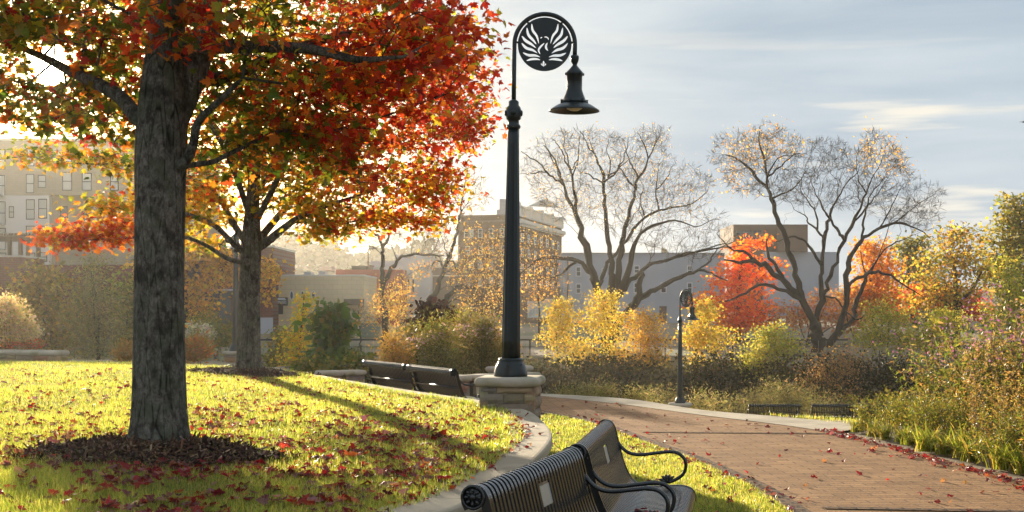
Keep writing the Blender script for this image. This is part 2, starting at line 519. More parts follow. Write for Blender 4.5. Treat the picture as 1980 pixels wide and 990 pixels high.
def brick_mat(name, c1, c2, mort, scale, w, h, msize=.012, rough=.85, bump=.4, wear=.35, coords='Object', rot=None, wet=False):
    t = NT(name)
    b = t.n('ShaderNodeBsdfPrincipled'); b.inputs['Specular IOR Level'].default_value = .12
    tc = t.n('ShaderNodeTexCoord'); mp = t.n('ShaderNodeMapping')
    if rot: mp.inputs['Rotation'].default_value = rot
    t.l(tc.outputs[coords], mp.inputs[0])
    br = t.n('ShaderNodeTexBrick'); br.inputs['Scale'].default_value = scale
    br.inputs['Color1'].default_value = (*c1, 1); br.inputs['Color2'].default_value = (*c2, 1); br.inputs['Mortar'].default_value = (*mort, 1)
    br.inputs['Brick Width'].default_value = w; br.inputs['Row Height'].default_value = h; br.inputs['Mortar Size'].default_value = msize
    br.inputs['Bias'].default_value = -.1
    t.l(mp.outputs[0], br.inputs['Vector'])
    nz = t.noise(2.2, 6, .6, mp.outputs[0]); nz2 = t.noise(34, 4, .6, mp.outputs[0])
    f = t.math('MULTIPLY_ADD', nz.outputs['Fac'], 2 * wear); f.node.inputs[2].default_value = 1 - wear
    f2 = t.math('MULTIPLY_ADD', nz2.outputs['Fac'], .5); f2.node.inputs[2].default_value = .75
    c = t.mix(1., t.mix(1., br.outputs['Color'], f, 'MULTIPLY'), f2, 'MULTIPLY')
    t.l(c, b.inputs['Base Color'])
    rf = t.math('MULTIPLY_ADD', nz.outputs['Fac'], -.4 if wet else -.1); rf.node.inputs[2].default_value = rough + (.15 if wet else .05)
    t.l(rf, b.inputs['Roughness'])
    bp = t.n('ShaderNodeBump'); bp.inputs['Strength'].default_value = bump; bp.inputs['Distance'].default_value = .014
    hh = t.math('ADD', t.math('MULTIPLY', br.outputs['Fac'], -1.), t.math('MULTIPLY', nz2.outputs['Fac'], .7))
    t.l(hh, bp.inputs['Height']); t.l(bp.outputs[0], b.inputs['Normal'])
    t.l(b.outputs[0], t.out.inputs[0])
    return t.m
M['paver'] = brick_mat('clay pavers', (.41, .225, .105), (.30, .16, .073), (.17, .10, .055), 1., .34, .14, .009, .78, .8, .5, rot=(0, 0, R(-4)))
M['paver_dark'] = brick_mat('dark cobble pavers', (.235, .135, .075), (.17, .10, .06), (.07, .045, .03), 1., .13, .11, .018, .8, .8, .3)
M['brick_wall'] = brick_mat('brown brick wall', (.145, .075, .045), (.115, .06, .038), (.12, .085, .06), 1., .5, .16, .02, .9, .2, .15, rot=(R(90), 0, 0))
M['brick_red'] = brick_mat('red brick wall', (.19, .065, .045), (.15, .055, .04), (.17, .11, .09), 1., .5, .16, .02, .9, .2, .15, rot=(R(90), 0, 0))
M['block_tan'] = brick_mat('tan block wall', (.62, .51, .33), (.58, .47, .31), (.48, .40, .27), 1., .8, .4, .015, .9, .2, .1, rot=(R(90), 0, 0))
M['siding_white'] = surf('white panel siding', (.62, .60, .58), .8, .6, .1, .05)
M['stucco_grey'] = surf('grey painted wall', (.42, .43, .48), .85, .35, .14, .1, 2)
M['brick_tan'] = brick_mat('tan brick wall', (.36, .30, .22), (.32, .27, .20), (.32, .28, .21), 1., .5, .16, .02, .9, .2, .15, rot=(R(90), 0, 0))
M['brown_panel'] = surf('brown wall panels', (.17, .115, .09), .85, .5, .15, .05)
M['trim_white'] = surf('pale cornice stone', (.60, .57, .52), .8, 2, .1, .1)
M['dark_trim'] = surf('dark trim', (.035, .032, .03), .6, 3, .2, 0)
M['frame_white'] = surf('white window frame', (.66, .64, .62), .6, 4, .1, 0)
M['blind'] = surf('window blind', (.50, .50, .47), .7, 3, .1, 0)
M['steel'] = surf('galvanised steel', (.36, .36, .37), .5, 4, .2, 0, metal=.3)
M['red_panel'] = surf('red wall panels', (.30, .062, .045), .8, .6, .15, .05)
M['sign_white'] = surf('white sign lettering', (.78, .78, .80), .6, 3, .03, 0)
M['wood'] = surf('dark timber', (.10, .065, .045), .8, 4, .3, .2, stretch=(.2, .2, 3))
M['fence'] = surf('fence steel', (.03, .028, .026), .6, 3, .2, 0)

# ================================================================ terrain
CREST = np.array([(-60, 47), (-12, 45), (-7, 40), (-3, 31), (.62, 26.5), (2.05, 25), (3.04, 22.6), (4.07, 21.5), (4.9, 20.6), (8, 19.6), (14, 19), (60, 19)], float)
def gz(x, y):
    x = np.asarray(x, float); y = np.asarray(y, float)
    tt = y - np.interp(x, CREST[:, 0], CREST[:, 1])
    near = np.interp(tt, [0, .8, 2, 10, 22, 32, 42, 60], [0, -.03, -.3, -1.3, -2.25, -2.8, -4., -5.4])
    bed = np.interp(y, [50, 62, 66, 84.5, 86.5, 90.2], [99, -3.9, -5.4, -5.4, -4.7, -1.7])
    far = np.interp(y, [90, 100, 125, 150, 220, 300, 340, 420], [-1.7, -1.4, -.3, .45, .7, 1, 3, 4])
    hill = 8.5 * np.exp(-((y - 335) / 32) ** 2) * (.35 + .65 * np.exp(-((x + 48) / 30) ** 2)) * (y > 200)
    z = np.where(y < 86, np.minimum(near, np.where(y > 60, np.minimum(bed, 50), 50)), np.where(y < 90.2, bed, far))
    return z + hill
ys = np.unique(np.concatenate([np.linspace(-40, 5, 10), np.arange(6, 60, .8), np.arange(60, 92, .6), np.arange(92, 200, 4), np.arange(200, 421, 8)]))
xs = np.unique(np.concatenate([np.linspace(-260, -60, 21), np.arange(-60, 60, 1.5), np.linspace(60, 260, 21)]))
XX, YY = np.meshgrid(xs, ys)
ZZ = gz(XX, YY) + np.where(YY > 26, .08, .0) * np.sin(XX * 1.3) * np.cos(YY * .9) - .02
b = MB()
nx, ny = len(xs), len(ys)
ii = (np.arange(ny - 1)[:, None] * nx + np.arange(nx - 1)[None]).ravel()
b.add(np.stack([XX.ravel(), YY.ravel(), ZZ.ravel()], 1), np.stack([ii, ii + 1, ii + nx + 1, ii + nx], 1))
tag(b.build('ground', M['ground']), 'dry tan ground falling to the river and rising to the far field', kind='structure')
# river
wt = NT('river water'); pb = wt.n('ShaderNodeBsdfPrincipled'); pb.inputs['Base Color'].default_value = (.02, .022, .015, 1); pb.inputs['Roughness'].default_value = .06
bp = wt.n('ShaderNodeBump'); bp.inputs['Strength'].default_value = .25; bp.inputs['Distance'].default_value = .1
wt.l(wt.noise(1.2, 4, .6, wt.coords((1, 2.5, 1))).outputs['Fac'], bp.inputs['Height']); wt.l(bp.outputs[0], pb.inputs['Normal']); wt.l(pb.outputs[0], wt.out.inputs[0])
b = MB(); xs_ = np.linspace(-250, 250, 60)
v = np.concatenate([np.stack([xs_, np.full(60, 61.), np.full(60, -4.55)], 1), np.stack([xs_, np.full(60, 87.), np.full(60, -4.55)], 1)])
i = np.arange(59); b.add(v, np.stack([i, i + 1, i + 61, i + 60], 1))
tag(b.build('river', wt.m), 'dark river water below the planted bank', kind='structure')

def sheet(name, poly, z, mat, label, res=None):
    b = MB(); n = len(poly)
    v = np.concatenate([np.asarray(poly, float), np.full((n, 1), z)], 1)
    me = bpy.data.meshes.new(name)
    me.from_pydata([tuple(a) for a in v], [], [tuple(range(n))]); me.update()
    if me.polygons[0].normal.z < 0: me.flip_normals()
    me.materials.append(mat)
    o = bpy.data.objects.new(name, me); COL.objects.link(o)
    return tag(o, label, kind='structure')
# brick path, its pale far border and the dark courses
near_edge = [G(*p)[:2] for p in [(1520, 986), (1460, 945), (1400, 917), (1325, 884), (1250, 857), (1180, 831), (1110, 810), (1062, 802)]]
near_edge = catmull(near_edge, 5)
near_edge = np.concatenate([[(2.35, -2), (2.42, 5), (2.42, 9.5)], near_edge, [(.2, 22.8), (-.5, 23.6), (-1.6, 24.4), (-3., 25.2)]])
far_edge = catmull([G(*p)[:2] for p in [(1053, 767), (1198, 782), (1353, 803), (1500, 821), (1587, 834), (1660, 849)]], 5)
far_edge = np.concatenate([[(-3.2, 28.5), (-1, 26.9)], far_edge, [(4.75, 15.5), (4.9, 13.3), (5.0, 9), (5.0, -2)]])
band_top = np.concatenate([[(-3.2, 30.2), (-1, 28.)], catmull([G(*p)[:2] for p in [(1053, 762), (1212, 772), (1353, 793), (1500, 806), (1643, 819)]], 5)])
path = np.concatenate([near_edge, far_edge])
sheet('path', np.concatenate([near_edge, far_edge[:]]), .004, M['paver'], 'brown clay paver path curving past the benches and lawn')
hi = far_edge[:-4]
sheet('path_border', np.concatenate([hi[:-1], [(4.35, 18.6), (4.9, 19.4)], band_top[::-1]]), .010, M['concrete'], 'pale concrete border along the far edge of the brick path')
ne = near_edge
nn = np.gradient(ne, axis=0); nn = nrm(np.stack([nn[:, 1], -nn[:, 0]], 1))
off = ne + nn * .17
if (off[10] - ne[10])[0] < 0: off = ne - nn * .17
sheet('path_edging', np.concatenate([ne, off[::-1]]), .010, M['paver_dark'], 'dark cobble edging course between grass strip and brick path')
for k, yb in enumerate((18.55, 11.6)):
    xa = np.interp(yb, ne[2:12 + 30, 1], ne[2:12 + 30, 0]) + .32
    poly = [(xa, yb), (4.5, yb - .25), (4.5, yb - .13), (xa, yb + .12)]
    sheet('path_band', poly, .012, M['paver_dark'], ('dark cobble course crossing the brick path near its far bend', 'dark cobble course crossing the brick path nearest the viewer')[k])

# ================================================================ raised lawn inside its kerb wall
EDGE0 = [(-2.2, 5), (-1.15, 6.4), (-.354, 8.1), (.0, 9.6), (.2, 10.9), (.33, 12.1), (.37, 12.9), (.33, 14.1), (.18, 15.7), (-.22, 17), (-.8, 18.2), (-1.3, 19.2), (-1.95, 20.6), (-2.75, 22.4), (-3.5, 24.2), (-4.9, 26.4),
         (-7.2, 28.4), (-10.5, 29.6), (-15, 29.8), (-21, 28), (-26, 22), (-27, 14), (-23, 6), (-14, 2), (-6, 2.6)]
EDGE = catmull(EDGE0, 8, True)
ctr = np.array([-11., 15.5])
dn = np.gradient(np.concatenate([EDGE[-1:], EDGE, EDGE[:1]]), axis=0)[1:-1]
ON = nrm(np.stack([dn[:, 1], -dn[:, 0]], 1))
if ((EDGE - ctr) * ON).sum() < 0: ON = -ON
WT = .52
INNER = EDGE - ON * .35
def lawn_z(x, y):
    p = np.stack([np.ravel(x), np.ravel(y)], 1)
    d = np.full(len(p), 1e9)
    for k in range(0, len(INNER), 2):
        d = np.minimum(d, np.hypot(p[:, 0] - INNER[k, 0], p[:, 1] - INNER[k, 1]))
    s = np.clip(d / 2.5, 0, 1)
    z = WT - .02 + .10 * s * s * (3 - 2 * s) + .015 * np.sin(p[:, 0] * 1.1 + 1) * np.sin(p[:, 1] * .8)
    for (mx, my, mr, mh) in MULCH:
        q = np.hypot((p[:, 0] - mx) / mr, (p[:, 1] - my) / (mr * .8))
        z = z + mh * .6 * np.exp(-(q * 1.3) ** 2)
    return z.reshape(np.shape(x))
T1 = np.array([-2.62, 10.4]); T2 = np.array([-4.44, 23.5])
MULCH = [(T1[0] - .05, T1[1] - .1, .90, .10), (T2[0], T2[1], 1.1, .10)]
b = MB(); ss = np.linspace(0, 1, 40) ** .7
ring = np.array([ctr + (INNER - ctr) * s for s in ss])
z = lawn_z(ring[..., 0], ring[..., 1])
v = np.concatenate([ring, z[..., None]], -1).reshape(-1, 3); m = len(INNER)
i = np.arange(39)[:, None] * m; j = np.arange(m)[None]; k = (j + 1) % m
b.add(v, np.stack([i + j, i + k, i + m + k, i + m + j], -1).reshape(-1, 4))
tag(b.build('lawn', M['soil']), 'raised lawn mound held by a curved wall', kind='structure')

# grass blades
def blades(r, xy, z, length, width, cols):
    n = len(xy)
    az = r.random(n) * 2 * np.pi; lean = np.abs(r.normal(0, .38, n))
    L = length * np.exp(r.normal(0, .25, n))
    d = np.stack([np.cos(az) * np.sin(lean), np.sin(az) * np.sin(lean), np.cos(lean)], 1)
    s = np.stack([-np.sin(az), np.cos(az), np.zeros(n)], 1)
    tw = r.normal(0, .6, n)[:, None]
    s = nrm(s + tw * np.stack([np.cos(az), np.sin(az), np.zeros(n)], 1)) * (width * .5)[:, None]
    p = np.concatenate([xy, z[:, None]], 1)
    bend = np.stack([np.cos(az), np.sin(az), -.5 * np.ones(n)], 1) * (L * r.random(n) * .35)[:, None]
    v = np.stack([p - s, p + s, p + d * (L * .55)[:, None] + s * .8, p + d * (L * .55)[:, None] - s * .8, p + d * L[:, None] + bend], 1)
    q = np.arange(n)[:, None] * 5
    return v.reshape(-1, 3), [np.concatenate([q, q + 1, q + 2, q + 3], 1), np.concatenate([q + 3, q + 2, q + 4], 1)], np.repeat(cols, 5, 0)
GRC = [(.17, .22, .04), (.23, .26, .06), (.10, .15, .025), (.31, .30, .10), (.38, .31, .17)]
def blade_field(r, polyt, n, dmin, dmax, zf, near_len=.055, pow_=1.35):
    out = []
    u = r.random(n)
    a = 1 - pow_
    d = (dmin ** a + u * (dmax ** a - dmin ** a)) ** (1 / a)
    x = d * (r.random(n) * 1.02 - .5) 
    xy = np.stack([x, d], 1)
    xy = xy[inside(xy, polyt)]
    for (mx, my, mr, mh) in MULCH:
        q = np.hypot((xy[:, 0] - mx) / mr, (xy[:, 1] - my) / (mr * .8)) + .12 * np.sin(np.arctan2(xy[:, 1] - my, xy[:, 0] - mx) * 7) + r.normal(0, .07, len(xy))
        xy = xy[q > .93]
    n = len(xy); d = xy[:, 1]
    z = zf(xy[:, 0], xy[:, 1]) - .004
    clump = .5 + .5 * np.sin(xy[:, 0] * 3.1 + np.sin(xy[:, 1] * 2.3) * 2) * np.sin(xy[:, 1] * 2.7)
    length = near_len * (.75 + .5 * clump) * np.ones(n)
    width = .0024 + .00025 * np.maximum(d - 6, 0)
    patch = .5 + .5 * np.sin(xy[:, 0] * .9 + 2 * np.sin(xy[:, 1] * .6)) * np.sin(xy[:, 1] * .8 + 1.7 * np.sin(xy[:, 0] * .7))
    cols = np.where((r.random(n) < .05 + .22 * patch)[:, None], pal(r, n, GRC[3:], (2, 1.4), .22), pal(r, n, GRC, (4, 4, 3, 2, .5), .2)) * (.85 + .3 * clump)[:, None]
    return blades(r, xy, z, length, width, cols)
b = MB(); r = np.random.default_rng(3)
b.add(*blade_field(r, EDGE - ON * .31, GRASS_N, 6.5, 30, lawn_z, .040))
# longer tufts along the wall
k = r.integers(0, len(INNER), 9000); kk = (k + 1) % len(INNER); u = r.random((9000, 1))
xy = INNER[k] * (1 - u) + INNER[kk] * u + ON[k] * r.uniform(-.12, .10, (9000, 1))
sel = (xy[:, 1] > 6) & (xy[:, 1] < 30) & (xy[:, 0] > -xy[:, 1] * .5)
xy = xy[sel]
b.add(*blades(r, xy, lawn_z(xy[:, 0], xy[:, 1]), np.full(len(xy), .06), .0036 + .0003 * xy[:, 1], pal(r, len(xy), GRC, (4, 4, 3, 2, .7))))
tag(b.build('lawn_grass', M['grass'], smooth=False), 'short green grass of the raised lawn under the maples', 'grass', kind='stuff')
STRIP = np.concatenate([ne[2:-4] - nn[2:-4] * .0, (EDGE0[10:1:-1] + np.array([.02, 0])), [(-1.0, 6.4), (0., 4.)]])
b = MB()
b.add(*blade_field(r, STRIP, int(GRASS_N * .8), 9.5, 24, lambda x, y: np.zeros_like(x), .038))
tag(b.build('grass_strip', M['grass'], smooth=False), 'sunlit strip of grass between the curved wall and the brick path', 'grass', kind='stuff')
sheet('verge', STRIP, -.002, M['soil'], 'soil of the grass strip beside the brick path')
rs = np.array([(3.9, 21.9), (5.2, 20.8), (8, 20.2), (9, 19.2), (5.0, 19.6), (4.3, 20.6)])
b = MB(); b.add(*blade_field(r, rs, 40000, 18, 23, lambda x, y: gz(x, y), .06))
tag(b.build('crest_grass', M['grass'], smooth=False), 'bright grass along the crest in front of the low river benches', 'grass', kind='stuff')
# ================================================================ walls with stone faces
STONE = [(.34, .23, .14), (.28, .235, .18), (.38, .28, .18), (.33, .18, .11), (.25, .21, .16), (.42, .32, .21)]
def stone_block(b, r, lo, hi, col, M4, bulge=.012):
    """One split-faced stone: a box with a slightly bulged, broken outer face (outer face looks to -y in its own frame)."""
    x0, y0, z0 = lo; x1, y1, z1 = hi
    nx, nz = 5, 4
    gx = np.linspace(0, 1, nx); gzz = np.linspace(0, 1, nz)
    X, Z = np.meshgrid(gx, gzz)
    e = np.minimum(np.minimum(X, 1 - X) * 6, np.minimum(Z, 1 - Z) * 4).clip(0, 1)
    Y = y0 + .012 - (e * (bulge + .012)) + r.normal(0, .004, X.shape) * e
    v = np.stack([x0 + X * (x1 - x0), Y, z0 + Z * (z1 - z0)], -1).reshape(-1, 3)
    bk = v.copy(); bk[:, 1] = y1
    vv = np.concatenate([v, bk]) @ np.asarray(M4)[:3, :3].T + np.asarray(M4)[:3, 3]
    i = (np.arange(nz - 1)[:, None] * nx + np.arange(nx - 1)[None]).ravel()
    f = [np.stack([i, i + 1, i + nx + 1, i + nx], 1)]
    ring = list(range(nx)) + [nx * k + nx - 1 for k in range(1, nz)] + [nx * (nz - 1) + k for k in range(nx - 2, -1, -1)] + [nx * k for k in range(nz - 2, 0, -1)]
    rg = np.array(ring); q = nx * nz
    f.append(np.stack([rg, rg + q, np.roll(rg, -1) + q, np.roll(rg, -1)], 1))
    b.add(vv, f, np.clip(np.asarray(col) * np.exp(r.normal(0, .06, 3)), .02, .8))

def stone_face(b, r, W, z0, z1, M4, depth=.10, rows=None, mean=.26):
    z = z0
    hs = rows or []
    k = 0
    while z < z1 - .03:
        h = hs[k] if k < len(hs) else r.uniform(.11, .17)
        if z1 - (z + h) < .06: h = z1 - z
        x = -W / 2
        while x < W / 2 - .02:
            wd = r.uniform(.6, 1.5) * mean
            if W / 2 - (x + wd) < .09: wd = W / 2 - x
            split = r.random() < .2 and h > .13
            for (a, c) in (((z, z + h),) if not split else ((z, z + h * .48), (z + h * .48, z + h))):
                stone_block(b, r, (x + .005, 0, a + .005), (x + wd - .005, depth, c - .005), STONE[r.integers(len(STONE))], M4)
            x += wd
        z += h; k += 1

def cap_slab(b, sx, sy, z0, z1, col=None, M4=None, rc=.07):
    """Cast slab with rounded nose all round."""
    prof = []
    h = z1 - z0
    for a in np.linspace(-90, 90, 9):
        prof.append((h * .5 * (math.cos(R(a)) - 1), z0 + h * .5 + h * .5 * math.sin(R(a))))
    rings = []
    for (o, z) in prof:
        pts = []
        for cx, cy, a0 in ((1, 1, 0), (-1, 1, 90), (-1, -1, 180), (1, -1, 270)):
            for a in np.linspace(a0, a0 + 90, 5):
                pts.append((cx * (sx - rc) + (rc + o) * math.cos(R(a)), cy * (sy - rc) + (rc + o) * math.sin(R(a)), z))
        rings.append(pts)
    v = np.array(rings).reshape(-1, 3); m = len(rings[0])
    if M4 is not None: v = v @ np.asarray(M4)[:3, :3].T + np.asarray(M4)[:3, 3]
    i = np.arange(len(rings) - 1)[:, None] * m; j = np.arange(m)[None]; k = (j + 1) % m
    f = [np.stack([i + j, i + k, i + m + k, i + m + j], -1).reshape(-1, 4), np.arange(m)[::-1][None], (np.arange(m) + (len(rings) - 1) * m)[None]]
    b.add(v, f, col)

def RZ(a, loc=(0, 0, 0)):
    m = np.eye(4); c, s = math.cos(a), math.sin(a); m[:2, :2] = [[c, -s], [s, c]]; m[:3, 3] = loc; return m

def pedestal(label, loc, rz, S, z0, zt, group=None):
    o = thing('lamp_pedestal', label, 'pedestal', (loc[0], loc[1], z0), rz, group)
    r = np.random.default_rng(5); H = zt - z0
    b = MB()
    b.box((-S/2 + .02, -S/2 + .02, 0), (S/2 - .02, S/2 - .02, H - .108), (.20, .16, .12))
    for a in range(4):
        stone_face(b, r, S, 0, H - .108, RZ(R(90) * a) @ np.array([[1,0,0,0],[0,1,0,-S/2],[0,0,1,0],[0,0,0,1.]]))
    b.build('stone_base', M['mortar_stone'], o, smooth=False)
    b = MB(); cap_slab(b, S * .588, S * .588, H - .108, H)
    b.build('cap', M['cap'], o)
    return o
LAMP = np.array([-.016, 16.25])
pedestal('square stone pedestal with mossy rounded cap at the end of the curved wall', LAMP, R(-7.5), .645, 0, .872, 'lamp pedestals')
L3 = P(456, 680, 42)
pedestal('square stone pedestal half hidden behind the thin maple trunk', L3[:2], R(5), .645, -.02, float(L3[2]) + .02, 'lamp pedestals')
L2 = P(1315, 779, 52.)
b = MB(); b.lathe([(.36, 0), (.36, .76), (.45, .78), (.46, .85), (.43, .9)], 28); o = b.build('lamp_footing', M['concrete']); o.location = (L2[0], L2[1], L2[2] - .9); tag(o, 'low round pale concrete footing under the distant lamp beyond the path', 'footing')

# curved retaining wall round the lawn: cap in segments, stone face below
o = thing('retaining_wall', 'low curved wall with pale cap holding the raised lawn beside the black benches', 'wall', (0, 0, 0))
b = MB(); bs = MB(); r = np.random.default_rng(8)
n = len(EDGE)
prof = [(-.36, WT), (-.345, WT - .0)] 
pr = [(-.40, WT - .10), (-.40, WT - .004), (-.396, WT), (-.03, WT), (-.012, WT - .004), (-.003, WT - .014), (0, WT - .03), (0, WT - .085), (-.012, WT - .10)]
acc = 0; start = 0; seg = []
dl = np.hypot(*(np.roll(EDGE, -1, 0) - EDGE).T)
step = 0
fine = []
for i in range(n):
    for u in np.linspace(0, 1, max(2, int(dl[i] / .12)), endpoint=False):
        p = EDGE[i] * (1 - u) + EDGE[(i + 1) % n] * u; q = nrm(ON[i] * (1 - u) + ON[(i + 1) % n] * u)
        fine.append((*p, *q))
fine = np.array(fine); nf = len(fine)
SEG = 9
for s0 in range(0, nf, SEG):
    ids = [(s0 + k) % nf for k in range(min(SEG, nf - s0) + 1)]
    f = fine[ids].copy()
    tdir = nrm(f[1, :2] - f[0, :2]); f[0, :2] += tdir * .005; f[-1, :2] -= nrm(f[-1, :2] - f[-2, :2]) * .005
    rows = np.array([[(p[0] + p[2] * o_, p[1] + p[3] * o_, z_) for (o_, z_) in pr] for p in f])
    m = len(pr); L = len(f); i = np.arange(L - 1)[:, None] * m; j = np.arange(m)[None]; k = (j + 1) % m
    b.add(rows.reshape(-1, 3), [np.stack([i + j, i + m + j, i + m + k, i + k], -1).reshape(-1, 4), np.arange(m)[None], (np.arange(m)[::-1] + (L - 1) * m)[None]])
    # stones below the cap
    for g in range(0, L - 1, 2):
        p, q = f[g], f[min(g + 2, L - 1)]
        tv = q[:2] - p[:2]; W = np.hypot(*tv)
        if W < .02 or p[1] > 24 or p[0] < -5: continue
        a = math.atan2(p[3], p[2]) + R(90)
        c = (p[:2] + q[:2]) / 2 - (p[2:] + q[2:]) / 2 * .05
        stone_face(bs, r, W, 0, WT - .102, RZ(a, (c[0], c[1], 0)), .2)
b.build('cap', M['concrete'], o, smooth=False); bs.build('stone_face', M['mortar_stone'], o, smooth=False)

# seat walls on the terrace behind, and the planter at the far left
def seat_wall(label, pts, zt, z0, th=.42, capz=.11, group=None, name='seat_wall'):
    o = thing(name, label, 'wall', (pts[0][0], pts[0][1], z0), 0, group)
    b = MB(); bs = MB(); r = np.random.default_rng(int(abs(pts[0][0] * 100)))
    pts = np.asarray(pts, float); c = np.asarray(o.location)[:2]
    for i in range(len(pts) - 1):
        p, q = pts[i], pts[i + 1]; W = np.hypot(*(q - p)); a = math.atan2(*(q - p)[::-1])
        mid = (p + q) / 2 - c
        cap_slab(b, W / 2 - .003, th / 2, zt - z0 - capz, zt - z0, None, RZ(a, (mid[0], mid[1], 0)), .055)
        Mx = RZ(a, (mid[0], mid[1], 0))
        bs.box((-W/2 + .06, -th/2 + .09, 0), (W/2 - .06, th/2 - .09, zt - z0 - capz), (.18, .15, .12), Mx)
        for s in (0, 1):
            stone_face(bs, r, W - .08, 0, zt - z0 - capz, RZ(a + math.pi * s, (mid[0], mid[1], 0)) @ np.array([[1,0,0,0],[0,1,0,-th/2 + .05],[0,0,1,0],[0,0,0,1.]]), .08, mean=.4)
        if i == len(pts) - 2 or i == 0:
            for s, e in ((90, W/2), (-90, W/2)):
                stone_face(bs, r, th - .1, 0, zt - z0 - capz, RZ(a, (mid[0], mid[1], 0)) @ RZ(R(s)) @ np.array([[1,0,0,0],[0,1,0,-e + .035],[0,0,1,0],[0,0,0,1.]]), .08)
    b.build('cap', M['cap'], o); bs.build('stone_face', M['mortar_stone'], o, smooth=False)
    return o
def px_wall(pp, z):
    return [G(x, y, z)[:2] for x, y in pp]
seat_wall('pale capped stone seat wall running behind the stone lamp pedestal', px_wall([(868, 726), (905, 725), (957, 722), (1036, 719)], .47), .47, 0)
seat_wall('shorter second seat wall, set behind the first one past the lamp base', px_wall([(950, 709), (1020, 706)], .47), .47, -.1)
seat_wall('low seat wall at the far lawn edge left of the dark benches', px_wall([(612, 717), (660, 716), (704, 715)], .36), .36, -.1)
seat_wall('stone planter wall with rounded pale cap at the left edge', [P(-220, 678, 33)[:2], P(-60, 680, 33.)[:2], P(40, 680, 32.6)[:2], P(122, 680, 32.)[:2]], .66, 0, .5, .12, name='planter_wall')

